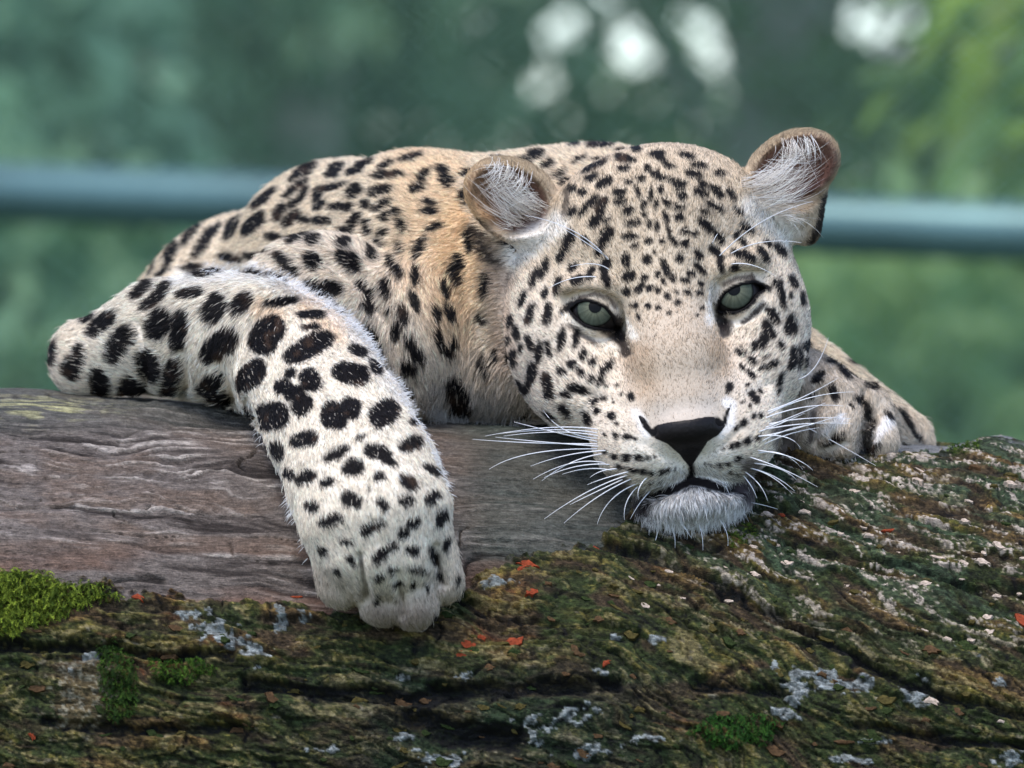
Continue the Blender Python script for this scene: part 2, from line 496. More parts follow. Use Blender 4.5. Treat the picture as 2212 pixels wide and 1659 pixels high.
for px, py, sz in ((1138, 1222, 20), (1125, 1236, 13), (1012, 1402, 22), (1000, 1425, 16), (1110, 1395, 18), (1920, 1147, 13), (1660, 1105, 12), (1150, 1290, 15), (300, 1300, 14), (2205, 1350, 16), (1690, 1112, 9), (1040, 1385, 14), (1285, 1178, 11), (640, 1288, 10), (70, 1590, 13), (1310, 1440, 12)):
    put_flake(px, py, sz, 'red', math.radians(random.uniform(-40, 60)))

# moss: tufts of fine fronds
def moss_obj(name, outline, n, lmin, lmax, cols, label, droop=1.0):
    # fronds as ribbons with leaflets; ribbon corners are listed first so that indices stay simple
    P_ = np.array(outline, float); lo, hi = P_.min(0), P_.max(0)
    xy = np.stack([rng.uniform(lo[0], hi[0], n * 6), rng.uniform(lo[1], hi[1], n * 6)], -1)
    sd_ = poly_sdf(xy[:, 0], xy[:, 1] + 9 * vnoise(np.c_[xy / 14.0, np.zeros(len(xy))], 9), outline)
    ok = sd_ < 0
    xy, sd_ = xy[ok][:n], sd_[ok][:n]
    V_, F_, C_ = [], [], []
    c0, c1 = np.array(cols[0]), np.array(cols[1])
    for (px, py), e in zip(xy, sd_):
        edge = min(1.0, .35 - e / 28)
        p_, n_, ex, et = log_point(px, py, 0)
        q = p_ + n_ * random.uniform(-4, 24) * edge
        L = random.uniform(lmin, lmax) * (.55 + .45 * edge)
        d = n_ * random.uniform(.4, 1.1) + ex * random.gauss(0, .6) + et * random.uniform(-.2, .7)
        d /= np.linalg.norm(d)
        col = c0 + (c1 - c0) * random.random() ** 1.4
        s_ = np.cross(d, np.array([random.gauss(0, 1), random.gauss(0, 1), random.gauss(0, 1)])); s_ /= np.linalg.norm(s_) + 1e-9
        w = random.uniform(1.5, 2.6); st = L / 5
        for k in range(5):
            q2 = q + d * st
            w0, w1 = w * (1 - k / 5) + .3, w * (1 - (k + 1) / 5) + .25
            a = len(V_)
            cc = col * (.72 + .11 * k)
            V_ += [q - s_ * w0 * .5, q + s_ * w0 * .5, q2 + s_ * w1 * .5, q2 - s_ * w1 * .5]
            F_.append((a, a + 1, a + 2, a + 3)); C_ += [cc] * 4
            for sg in (-1, 1):
                a = len(V_)
                tip = q2 + s_ * sg * w * random.uniform(1.1, 2.4) + n_ * random.uniform(-1, 1.5)
                V_ += [q, q + d * st * .5, tip, tip - d * .4]
                F_.append((a, a + 1, a + 2, a + 3)); C_ += [cc * random.uniform(.8, 1.2)] * 4
            q = q2
            d = d + np.array([0, 0, -.32 * droop]); d /= np.linalg.norm(d)
    me = np_mesh(name, np.array(V_) * U, np.array(F_), moss_mat, smooth=False, col=np.clip(np.array(C_), .003, .9))
    o = link(name, me)
    tag(o, label, 'moss')
    return o
moss_mat = attr_mat('moss_fronds', rough=.8, spec=.15, trans=.3)
moss_obj('moss_clump', [(-70, 1240), (10, 1246), (60, 1238), (110, 1252), (160, 1272), (215, 1276), (270, 1292), (262, 1302), (200, 1306), (150, 1322), (112, 1352), (60, 1362), (30, 1384), (-70, 1376)], 2300, 16, 34,
         (s2l((50, 70, 22)), s2l((146, 164, 58))), 'bright yellow-green feathery moss clump at the edge of the bare wood')
moss_obj('moss_clump', [(210, 1400), (250, 1385), (290, 1420), (300, 1480), (290, 1550), (240, 1560), (215, 1490)], 700, 10, 22,
         (s2l((28, 50, 20)), s2l((72, 100, 36))), 'dark green moss tuft growing down a furrow beside brown crust lichen')
moss_obj('moss_clump', [(320, 1420), (430, 1415), (470, 1450), (400, 1480), (330, 1470)], 420, 8, 18,
         (s2l((30, 56, 20)), s2l((84, 116, 38))), 'thin dark moss patch below the large grey lichen')
moss_obj('moss_clump', [(1480, 1580), (1540, 1545), (1620, 1540), (1700, 1560), (1660, 1600), (1560, 1620)], 700, 8, 20,
         (s2l((26, 58, 22)), s2l((66, 108, 40))), 'vivid green moss patch below the long bark furrow')
moss_obj('moss_clump', [(1570, 1150), (1630, 1140), (1645, 1170), (1600, 1200), (1575, 1190)], 160, 7, 14,
         (s2l((44, 70, 22)), s2l((110, 128, 48))), 'small olive moss tuft under the chin of the leopard')
moss_obj('moss_clump', [(2040, 985), (2080, 978), (2120, 990), (2110, 1010), (2050, 1008)], 160, 7, 14,
         (s2l((44, 72, 24)), s2l((110, 132, 50))), 'small moss tuft on top of the bark beside the grey wood knob')
# ---------------------------------------------------------------- leopard: implicit surface
class Prim:
    __slots__ = ('kind', 'c', 'r', 'R', 'b', 'r2', 'k', 'op', 'lo', 'hi', 'flow', 'len', 'col', 'fn', 'grp')

PR = []
def _add(p, k, op, flow, ln, col, grp):
    p.k, p.op, p.flow, p.len, p.col, p.grp = k, op, flow, ln, col, grp
    PR.append(p)
    return p

def ell(c, r, R=None, k=40, op='add', flow=None, ln=24, col=None, grp=''):
    p = Prim(); p.kind = 'e'; p.c = np.array(c, float); p.r = np.array(r, float)
    p.R = np.eye(3) if R is None else np.asarray(R, float)       # rows = local axes
    ext = np.sqrt(((p.R * p.r[:, None]) ** 2).sum(0))
    p.lo, p.hi = p.c - ext, p.c + ext
    return _add(p, k, op, flow, ln, col, grp)

def cone(a, b, r1, r2, k=40, op='add', flow=None, ln=24, col=None, grp=''):
    p = Prim(); p.kind = 'c'; p.c = np.array(a, float); p.b = np.array(b, float); p.r, p.r2 = r1, r2
    m = max(r1, r2)
    p.lo, p.hi = np.minimum(p.c, p.b) - m, np.maximum(p.c, p.b) + m
    if flow is None: flow = (p.b - p.c)
    return _add(p, k, op, flow, ln, col, grp)

def func(fn, lo, hi, k=4, op='sub'):
    p = Prim(); p.kind = 'f'; p.fn = fn; p.lo, p.hi = np.array(lo, float), np.array(hi, float)
    p.c = (p.lo + p.hi) / 2
    return _add(p, k, op, None, 0, None, '')

def pdist(p, q):
    if p.kind == 'e':
        l = (q - p.c) @ p.R.T
        k0 = np.sqrt(((l / p.r) ** 2).sum(-1)) + 1e-9
        k1 = np.sqrt(((l / (p.r * p.r)) ** 2).sum(-1)) + 1e-9
        return np.where(k0 < 0.05, -p.r.min(), k0 * (k0 - 1) / k1)
    if p.kind == 'c':
        ab = p.b - p.c
        d = q - p.c
        t = np.clip((d @ ab) / (ab @ ab), 0, 1)
        return np.sqrt(((d - t[..., None] * ab) ** 2).sum(-1)) - (p.r + (p.r2 - p.r) * t)
    return p.fn(q)

def smin(a, b, k):
    h = np.clip(0.5 + 0.5 * (b - a) / k, 0, 1)
    return b + (a - b) * h - k * h * (1 - h)

def smax(a, b, k):
    return -smin(-a, -b, k)

def field(q, lo, hi, prims):
    """q (nb,m,3) samples of blocks with bounds lo/hi (nb,3)"""
    d = np.full(q.shape[:2], 400.0)
    for p in prims:
        mrg = p.k + 45
        sel = np.where(np.all((hi >= p.lo - mrg) & (lo <= p.hi + mrg), axis=1))[0]
        if len(sel) == 0: continue
        pd = pdist(p, q[sel])
        if p.op == 'add':
            d[sel] = smin(d[sel], pd, p.k)
        else:
            d[sel] = smax(d[sel], -pd, p.k)
    return d

def surface(prims, h, lo=None, hi=None):
    """surface nets over the blocks that the surface crosses"""
    adds = [p for p in prims if p.op == 'add']
    if lo is None:
        lo = np.min([p.lo for p in adds], 0) - 40
        hi = np.max([p.hi for p in adds], 0) + 40
    B = 8
    bs = B * h
    nb = np.ceil((hi - lo) / bs).astype(int)
    g = np.stack(np.meshgrid(*[np.arange(n) for n in nb], indexing='ij'), -1).reshape(-1, 3)
    blo = lo + g * bs
    cen = blo + bs / 2
    d = field(cen[:, None, :], blo, blo + bs, prims)[:, 0]
    act = np.abs(d) < bs * 1.25
    g = g[act]; blo = blo[act]
    off = np.stack(np.meshgrid(*[np.arange(B + 1)] * 3, indexing='ij'), -1).reshape(-1, 3)
    NB = len(g)
    vals = np.empty((NB, (B + 1) ** 3), np.float32)
    for s in range(0, NB, 1500):
        e = min(NB, s + 1500)
        q = blo[s:e, None, :] + off[None] * h
        vals[s:e] = field(q, blo[s:e], blo[s:e] + bs, prims)
    V = vals.reshape(NB, B + 1, B + 1, B + 1)
    neg = V < 0
    cnt = np.zeros((NB, B, B, B), np.int8)
    for dx in (0, 1):
        for dy in (0, 1):
            for dz in (0, 1):
                cnt += neg[:, dx:dx + B, dy:dy + B, dz:dz + B]
    bi, ci, cj, ck = np.where((cnt > 0) & (cnt < 8))
    N = nb * B + 2
    def gid(i, j, k):
        return (i.astype(np.int64) * N[1] + j) * N[2] + k
    gi, gj, gk = g[bi, 0] * B + ci, g[bi, 1] * B + cj, g[bi, 2] * B + ck
    ids = gid(gi, gj, gk)
    corner = np.empty((len(bi), 2, 2, 2), np.float32)
    for dx in (0, 1):
        for dy in (0, 1):
            for dz in (0, 1):
                corner[:, dx, dy, dz] = V[bi, ci + dx, cj + dy, ck + dz]
    acc = np.zeros((len(bi), 3)); num = np.zeros(len(bi))
    for ax in range(3):
        for u in (0, 1):
            for w in (0, 1):
                s0 = [0, 0, 0]; s0[ax] = 0; s0[(ax + 1) % 3] = u; s0[(ax + 2) % 3] = w
                s1 = list(s0); s1[ax] = 1
                a = corner[(slice(None), *s0)]; b = corner[(slice(None), *s1)]
                cr = (a < 0) != (b < 0)
                t = np.where(cr, a / np.where(cr, a - b, 1), 0)
                pt = np.tile(np.array(s0, float), (len(bi), 1)); pt[:, ax] = t
                acc += pt * cr[:, None]; num += cr
    pos = lo + (np.stack([gi, gj, gk], -1) + acc / num[:, None]) * h
    order = np.argsort(ids); sid = ids[order]
    quads = []
    for ax in range(3):
        sl0 = [slice(None)] + [slice(0, B)] * 3
        sl1 = list(sl0); sl1[1 + ax] = slice(1, B + 1)
        a, b = neg[tuple(sl0)], neg[tuple(sl1)]
        ei = np.where(a != b)
        base = [g[ei[0], m] * B + ei[1 + m] for m in range(3)]
        inside = a[ei]
        u, w = (ax + 1) % 3, (ax + 2) % 3
        vs = []
        for du, dw in ((0, 0), (1, 0), (1, 1), (0, 1)):
            c = [x.copy() for x in base]
            c[u] = c[u] - du; c[w] = c[w] - dw
            q = gid(*c)
            ix = np.clip(np.searchsorted(sid, q), 0, len(sid) - 1)
            vs.append(np.where(sid[ix] == q, order[ix], -1))
        qd = np.stack(vs, -1)
        ok = (qd >= 0).all(1)
        qd, ins = qd[ok], inside[ok]
        qd[~ins] = qd[~ins][:, ::-1]
        quads.append(qd)
    F = np.concatenate(quads)
    return pos, F

def vnormals(v, f):
    a = v[f[:, 2]] - v[f[:, 0]]
    b = v[f[:, 3]] - v[f[:, 1]]
    n = np.cross(a, b)
    out = np.zeros_like(v)
    for m in range(4):
        for ax in range(3):
            out[:, ax] += np.bincount(f[:, m], n[:, ax], len(v))
    return out / (np.linalg.norm(out, axis=1, keepdims=True) + 1e-12)

def relax(v, f, it=1, lam=0.5):
    e = np.concatenate([f[:, [0, 1]], f[:, [1, 2]], f[:, [2, 3]], f[:, [3, 0]]])
    for _ in range(it):
        s = np.zeros_like(v); c = np.bincount(e[:, 0], minlength=len(v)) + np.bincount(e[:, 1], minlength=len(v))
        for ax in range(3):
            s[:, ax] = np.bincount(e[:, 0], v[e[:, 1], ax], len(v)) + np.bincount(e[:, 1], v[e[:, 0], ax], len(v))
        v = v + lam * (s / np.maximum(c, 1)[:, None] - v)
    return v

# ---- coat colours (albedo, sRGB)
CREAM = s2l((228, 212, 192)); TAN = s2l((224, 207, 182)); WHITE = s2l((240, 238, 237)); GREY = s2l((204, 190, 172))
ORANGE = s2l((227, 207, 180)); FACE = s2l((206, 188, 164)); BRIDGE = s2l((178, 163, 147)); LIMB = s2l((236, 224, 206))

# ---- head frame
ROLL = math.radians(8.2)
HR = np.array([math.cos(ROLL), 0, math.sin(ROLL)])
HU = np.array([-math.sin(ROLL), 0, math.cos(ROLL)])
HF = np.array([0, -1.0, 0])
HY = 90.0
HO = PW(1440, 659, HY)
HB = np.stack([HR, HU, HF])
def hd(a, b, w): return HO + HR * a + HU * b + HF * w
def rotf(tilt=0, yaw=0, inplane=0):
    """local axes (rows) turned within the head frame"""
    ci, si = math.cos(math.radians(inplane)), math.sin(math.radians(inplane))
    A = np.array([[ci, si, 0], [-si, ci, 0], [0, 0, 1.0]])
    ct, st = math.cos(math.radians(tilt)), math.sin(math.radians(tilt))
    T = np.array([[1, 0, 0], [0, ct, st], [0, -st, ct]])
    cy, sy = math.cos(math.radians(yaw)), math.sin(math.radians(yaw))
    Yw = np.array([[cy, 0, sy], [0, 1, 0], [-sy, 0, cy]])
    return (A @ T @ Yw) @ HB
def rxz(deg):
    c, s = math.cos(math.radians(deg)), math.sin(math.radians(deg))
    return np.array([[c, 0, s], [0, 1, 0], [-s, 0, c]])

# ---- torso, behind the head and to the left
B_ = 'body'
ell(PW(1100, 640, 560), (350, 290, 300), k=60, flow=(-.6, .7, -.3), ln=30, col=ORANGE, grp=B_)              # chest
ell(PW(1280, 568, 640), (330, 260, 268), k=80, flow=(-.3, 1, .1), ln=26, col=TAN, grp=B_)                    # far shoulder
ell(PW(905, 545, 640), (250, 260, 222), k=80, flow=(-.6, .8, -.2), ln=24, col=TAN, grp=B_)                   # withers
ell(PW(735, 580, 900), (250, 300, 246), k=80, flow=(-.5, .8, -.2), ln=24, col=TAN, grp=B_)                    # ribs
ell(PW(520, 682, 1150), (236, 300, 222), k=90, flow=(-.5, .8, -.2), ln=24, col=TAN, grp=B_)                    # loin
cone(PW(900, 610, 720), PW(520, 745, 1430), 262, 268, k=90, flow=(-.5, .8, -.2), ln=24, col=TAN, grp=B_)     # trunk
ell(PW(500, 760, 1480), (210, 270, 270), k=90, flow=(-.4, .6, -.6), ln=32, col=TAN, grp=B_)                  # rump
cone(PW(380, 800, 1450), PW(330, 1150, 1560), 170, 110, k=80, ln=28, col=CREAM, grp=B_)                      # hind leg, near
cone(PW(330, 1150, 1560), PW(300, 1420, 1500), 105, 70, k=50, ln=24, col=CREAM, grp=B_)
ell(PW(300, 1450, 1440), (80, 120, 55), k=30, flow=(0, -1, 0), ln=20, col=CREAM, grp=B_)
cone(PW(760, 850, 1500), PW(800, 1150, 1560), 170, 110, k=80, ln=28, col=CREAM, grp=B_)                      # hind leg, far
cone(PW(800, 1150, 1560), PW(810, 1420, 1500), 105, 70, k=50, ln=24, col=CREAM, grp=B_)
ell(PW(810, 1450, 1440), (80, 120, 55), k=30, flow=(0, -1, 0), ln=20, col=CREAM, grp=B_)
tl = [PW(520, 800, 1720), PW(560, 1000, 1880), PW(620, 1300, 1900), PW(660, 1600, 1860), PW(660, 1850, 1900), PW(600, 2000, 1980)]
for i in range(5):
    cone(tl[i], tl[i + 1], 62 - 5 * i, 57 - 5 * i, k=25, ln=34, col=TAN, grp=B_)                              # tail
# shoulder and upper arm of the near foreleg
ell(PW(700, 678, 420), (200, 200, 178), R=rxz(-12), k=26, flow=(-.5, .5, -.5), ln=30, col=CREAM, grp='sho')
ell(PW(900, 720, 400), (120, 180, 190), k=60, flow=(.2, 0, -1), ln=34, col=CREAM, grp='sho')
# neck and throat
cone(PW(1130, 600, 520), PW(1400, 610, 380), 258, 235, k=60, flow=(-.8, .5, -.4), ln=28, col=ORANGE, grp=B_)
cone(PW(1000, 790, 420), PW(1250, 800, 330), 105, 110, k=60, flow=(-.2, -.3, -1), ln=60, col=GREY, grp=B_)

# ---- near foreleg over the log
L_ = 'leg'
ell(PW(176, 776, 470), (68, 84, 82), k=30, flow=(-1, 0, .2), ln=22, col=CREAM, grp=L_)                         # elbow
cone(PW(200, 774, 465), PW(335, 732, 395), 84, 124, k=26, flow=(-1, 0, .3), ln=26, col=LIMB, grp=L_)
cone(PW(350, 726, 390), PW(450, 725, 335), 122, 142, k=16, flow=(-1, 0, -.1), ln=28, col=LIMB, grp=L_)
cone(PW(480, 728, 300), PW(560, 745, 230), 140, 146, k=16, flow=(-.6, 0, -.8), ln=30, col=LIMB, grp=L_)
fore = [(600, 745, 142), (668, 820, 146), (735, 930, 150), (786, 1040, 158), (814, 1125, 156), (828, 1185, 128)]
fp = [PW(x, y, on_log(x, y, c)) for x, y, c in fore]
for i in range(5):
    cone(fp[i], fp[i + 1], fore[i][2], fore[i + 1][2], k=18 if i == 0 else 30, ln=24 if i < 3 else 20, col=LIMB, grp=L_)
# the paw: four toes
for (x0, y0, x1, y1, r0, r1, lift) in ((728, 1160, 740, 1258, 62, 56, 0), (792, 1160, 828, 1296, 70, 56, -6), (860, 1160, 893, 1304, 72, 56, -4), (918, 1160, 948, 1254, 60, 53, 0)):
    cone(PW(x0, y0, on_log(x0, y0, 165) + 12), PW(x1, y1, on_log(x1, y1, 84) - lift), r0, r1, k=9, ln=19, col=GREY * 1.08, grp=L_)

# ---- the other foreleg, folded beside the head
A_ = 'arm'
cone(PW(1560, 740, 640), PW(1945, 955, 560), 150, 74, k=40, flow=(.7, 0, -.7), ln=26, col=TAN, grp=A_)
cone(PW(1945, 965, 540), PW(1780, 870, 330), 62, 88, k=12, ln=24, col=GREY, grp=A_)
cone(PW(1735, 835, 330), PW(1790, 875, 230), 84, 84, k=20, flow=(.3, -1, -.5), ln=22, col=GREY, grp=A_)
cone(PW(1790, 860, 235), PW(1772, 930, 165), 70, 62, k=14, flow=(.2, -.8, -.6), ln=22, col=GREY, grp=A_)
cone(PW(1850, 875, 235), PW(1818, 945, 158), 56, 50, k=10, flow=(.1, -.8, -.6), ln=20, col=GREY, grp=A_)
cone(PW(1885, 880, 250), PW(1905, 955, 200), 42, 38, k=7, flow=(.2, -.2, -1), ln=18, col=GREY, grp=A_)
cone(PW(1720, 880, 240), PW(1705, 950, 190), 60, 52, k=12, flow=(-.2, -.6, -1), ln=20, col=GREY, grp=A_)

# ---- head
H_ = 'head'
ell(hd(0, 118, -110), (275, 222, 250), HB, k=60, ln=17, col=FACE, grp=H_)                 # cranium
ell(hd(10, 190, -60), (185, 138, 150), HB, k=80, ln=17, col=FACE, grp=H_)                  # forehead
ell(hd(-205, -70, -30), (128, 175, 150), HB, k=60, ln=15, col=CREAM * .95, grp=H_)         # cheeks
ell(hd(178, -60, -20), (122, 175, 145), HB, k=60, ln=15, col=CREAM * .95, grp=H_)
ell(hd(-235, -30, -110), (116, 200, 130), HB, k=60, ln=19, col=CREAM * .9, grp=H_)         # ruff
ell(hd(195, -40, -110), (100, 170, 130), HB, k=60, ln=18, col=CREAM * .9, grp=H_)
ell(hd(-170, -160, 45), (130, 105, 130), HB, k=50, ln=18, col=CREAM * 1.02, grp=H_)          # jowls
ell(hd(150, -170, 45), (120, 105, 130), HB, k=50, ln=18, col=CREAM * 1.02, grp=H_)
cone(hd(0, 70, 75), hd(0, -120, 190), 94, 84, k=60, ln=13, col=FACE, grp=H_)               # bridge
ell(hd(0, -140, 188), (98, 130, 92), rotf(tilt=-24), k=40, ln=13, col=BRIDGE, grp=H_)
ell(hd(0, -222, 225), (88, 66, 84), HB, k=36, ln=11, col=BRIDGE * 1.1, grp=H_)
ell(hd(0, -268, 150), (168, 108, 118), HB, k=60, ln=15, col=CREAM, grp=H_)                 # muzzle
for s in (-1, 1):
    ell(hd(s * 132, 58, 84), (92, 30, 54), rotf(inplane=s * 10), k=34, ln=16, col=FACE, grp=H_)        # brow
    ell(hd(s * 84, -312, 208), (84, 72, 84), HB, k=46, ln=13, col=CREAM, grp=H_)                       # whisker pad
    ell(hd(s * 112, -275, 165), (84, 88, 92), HB, k=70, ln=13, col=CREAM, grp=H_)
ell(hd(0, -268, 272), (72, 46, 58), HB, k=20, ln=6, col=BRIDGE, grp=H_)                    # nose
cone(hd(0, -380, 80), hd(0, -260, -80), 130, 150, k=40, ln=30, col=GREY, grp=H_)           # jaw
ell(hd(-8, -426, 172), (114, 50, 100), HB, k=16, ln=40, col=WHITE, grp='chin')             # chin
ell(hd(-8, -428, 110), (125, 60, 100), HB, k=20, ln=40, col=WHITE, grp='chin')

# ears: cups that open towards the front
EAR_L, EAR_R = (1106, 424, 190), (1710, 366, 190)
RL, RRt = rxz(-24), rxz(30)
ell(PW(*EAR_L), (108, 92, 82), RL, k=14, ln=17, col=s2l((170, 150, 122)), grp='earl')
ell(PW(1142, 490, 172), (104, 80, 50), RL, k=36, ln=14, col=FACE, grp='earl')
ell(PW(*EAR_R), (112, 92, 80), RRt, k=14, ln=17, col=s2l((170, 150, 122)), grp='earr')
ell(PW(1680, 456, 185), (94, 80, 66), RRt, k=34, ln=14, col=FACE, grp='earr')
cone(PW(1755, 424, 205), PW(1738, 494, 195), 30, 36, k=20, flow=(0, 0, -1), ln=16, col=s2l((150, 126, 96)), grp='earr')
ell(PW(1098, 430, 92), (103, 94, 76), RL, k=6, op='sub')
ell(PW(1717, 366, 92), (107, 94, 75), RRt, k=6, op='sub')
ell(PW(1090, 486, 110), (52, 60, 26), rxz(-5), k=10, op='sub')
ell(PW(1738, 432, 118), (50, 60, 22), rxz(15), k=10, op='sub')

# eyes: sockets, lids, openings
EYE = [(1286, 676, 16, 52), (1592, 641, 16, 52)]
OPEN = [[(1232, 669), (1247, 657), (1265, 652), (1286, 657), (1306, 667), (1321, 686), (1334, 714), (1322, 710), (1306, 709), (1284, 706), (1264, 699), (1248, 687)],
        [(1555, 670), (1558, 650), (1568, 635), (1584, 624), (1606, 616), (1630, 613), (1653, 622), (1634, 634), (1623, 651), (1608, 664), (1590, 672), (1572, 672)]]
for (x, y, Y, r), op in zip(EYE, OPEN):
    ell(PW(x, y, Y), (r + 14, r + 14, r + 14), k=30, op='sub')
    ell(PW(x, y, Y), (r + 6, r + 6, r + 6), k=22, ln=7, col=FACE, grp='lid')
    def cut(q, op=op, Y=Y):
        kx = 1 + q[..., 1] / D
        return np.maximum(poly_sdf(q[..., 0] / kx + 1106, 829.5 - q[..., 2] / kx, op), q[..., 1] - Y)
    c = PW(x, y, Y)
    func(cut, c + (-75, -120, -60), c + (75, 0, 60), k=4)
# mouth line
mouth = [(1498, 1010, -165), (1497, 1034, -175)]
mpts = [(1385, 1082, -95), (1425, 1068, -138), (1468, 1050, -168), (1496, 1036, -178), (1530, 1046, -176), (1570, 1056, -150), (1612, 1050, -105)]
for a, b in zip(mpts[:-1], mpts[1:]):
    cone(PW(*a), PW(*b), 13, 13, k=10, op='sub')
for a, b in (((1490, 985, -240), (1496, 1040, -215)),):
    cone(PW(*a), PW(*b), 6, 10, k=8, op='sub')

HVOX = 4.5
bv, bf = surface(PR, HVOX)
bv = relax(bv, bf, 1, 0.4)
bn = vnormals(bv, bf)
if (bn * (bv - bv.mean(0))).sum() < 0:
    bf = bf[:, ::-1]; bn = -bn
# folds and furrows pressed into the skin: polyline, half width, depth (negative = raised)
DENTS = [([(776, 1200), (784, 1245), (792, 1292)], 9, 12), ([(860, 1235), (866, 1280), (868, 1330)], 8, 9), ([(944, 1180), (956, 1262)], 10, 14),
         ([(735, 1215), (738, 1225)], 28, -7), ([(812, 1222), (820, 1232)], 30, -8), ([(895, 1222), (902, 1232)], 30, -8),
         ([(392, 765), (398, 815), (402, 862)], 12, 16), ([(470, 790), (488, 840), (500, 892)], 13, 18), ([(524, 862), (548, 915)], 10, 14), ([(300, 700), (318, 780), (320, 850)], 12, 8),
         ([(1872, 839), (1882, 902), (1868, 958), (1863, 993)], 12, 34), ([(1773, 850), (1752, 905), (1758, 960)], 12, 26), ([(1730, 900), (1700, 960)], 12, 14),
         ([(1790, 905), (1830, 895)], 26, -10), ([(1740, 800), (1800, 800), (1850, 820)], 14, 9), ([(1830, 955), (1770, 975)], 8, 10),
         ([(1250, 722), (1290, 738), (1330, 752)], 7, 5), ([(1655, 668), (1625, 690), (1590, 705)], 7, 5), ([(1336, 716), (1350, 745), (1358, 770)], 8, 8), ([(1556, 672), (1560, 700), (1566, 725)], 8, 8),
         ([(700, 560), (790, 620), (850, 720), (890, 830)], 18, 10), ([(1000, 520), (1020, 640), (1050, 760)], 26, 12), ([(930, 400), (905, 520), (890, 640)], 30, 8), ([(620, 545), (560, 560)], 14, 8),
         ([(1395, 960), (1430, 985), (1470, 1000)], 10, 5), ([(1600, 930), (1560, 965), (1520, 985)], 10, 5), ([(1345, 880), (1300, 860), (1250, 850)], 14, 7), ([(1620, 850), (1660, 830)], 12, 6)]
px_, py_ = proj(bv)
vis_ = bn[:, 1] < 0.1
dg = np.full((400, 400), 1e9)
ii_, jj_ = np.clip((px_ // 8).astype(int) + 40, 0, 399), np.clip((py_ // 8).astype(int) + 40, 0, 399)
np.minimum.at(dg, (ii_[vis_], jj_[vis_]), bv[vis_, 1])
vis_ &= bv[:, 1] < dg[ii_, jj_] + 60
for pts_, hw_, dep_ in DENTS:
    Q_ = np.array(pts_)
    s_ = np.where(vis_ & (px_ > Q_[:, 0].min() - 60) & (px_ < Q_[:, 0].max() + 60) & (py_ > Q_[:, 1].min() - 60) & (py_ < Q_[:, 1].max() + 60))[0]
    d_ = seg_dist(px_[s_], py_[s_], pts_)
    bv[s_] -= bn[s_] * (dep_ * np.exp(-(d_ / hw_) ** 2))[:, None]
bn = vnormals(bv, bf)
print('body', len(bv), len(bf))
# ---------------------------------------------------------------- coat: base colour, flow and spots
def prim_blend(p):
    """base colour, hair flow and hair length from the nearest body masses"""
    n = len(p)
    W = np.zeros(n); C = np.zeros((n, 3)); F = np.zeros((n, 3)); L = np.zeros(n)
    HS = np.zeros(n); EL = np.zeros(n); ER = np.zeros(n); LEG = np.zeros(n)
    nose = hd(0, -300, 300)
    rad = p - nose
    rad = rad + HU * 60
    rad /= np.linalg.norm(rad, axis=1, keepdims=True) + 1e-9
    for q in PR:
        if q.op != 'add' or q.col is None: continue
        sel = np.where(np.all((p > q.lo - 60) & (p < q.hi + 60), axis=1))[0]
        if len(sel) == 0: continue
        d = pdist(q, p[sel])
        w = np.exp(-np.clip(d, -25, 200) / 24.0)
        W[sel] += w
        C[sel] += w[:, None] * q.col
        L[sel] += w * q.len
        if q.grp in ('head', 'lid'):
            F[sel] += w[:, None] * rad[sel]
            HS[sel] += w
        elif q.grp == 'chin':
            F[sel] += w[:, None] * np.array([0, -.5, -1.0])
            HS[sel] += w
        elif q.grp in ('earl', 'earr'):
            c = PW(*(EAR_L if q.grp == 'earl' else EAR_R))
            v = p[sel] - (c + np.array([0, 0, -60.0]))
            v /= np.linalg.norm(v, axis=1, keepdims=True) + 1e-9
            F[sel] += w[:, None] * v
            (EL if q.grp == 'earl' else ER)[sel] += w
        else:
            fl = np.asarray(q.flow, float)
            F[sel] += w[:, None] * fl / (np.linalg.norm(fl) + 1e-9)
            if q.grp == 'leg': LEG[sel] += w
    W = np.maximum(W, 1e-6)
    return C / W[:, None], F, L / W, HS / W, EL / W, ER / W, LEG / W

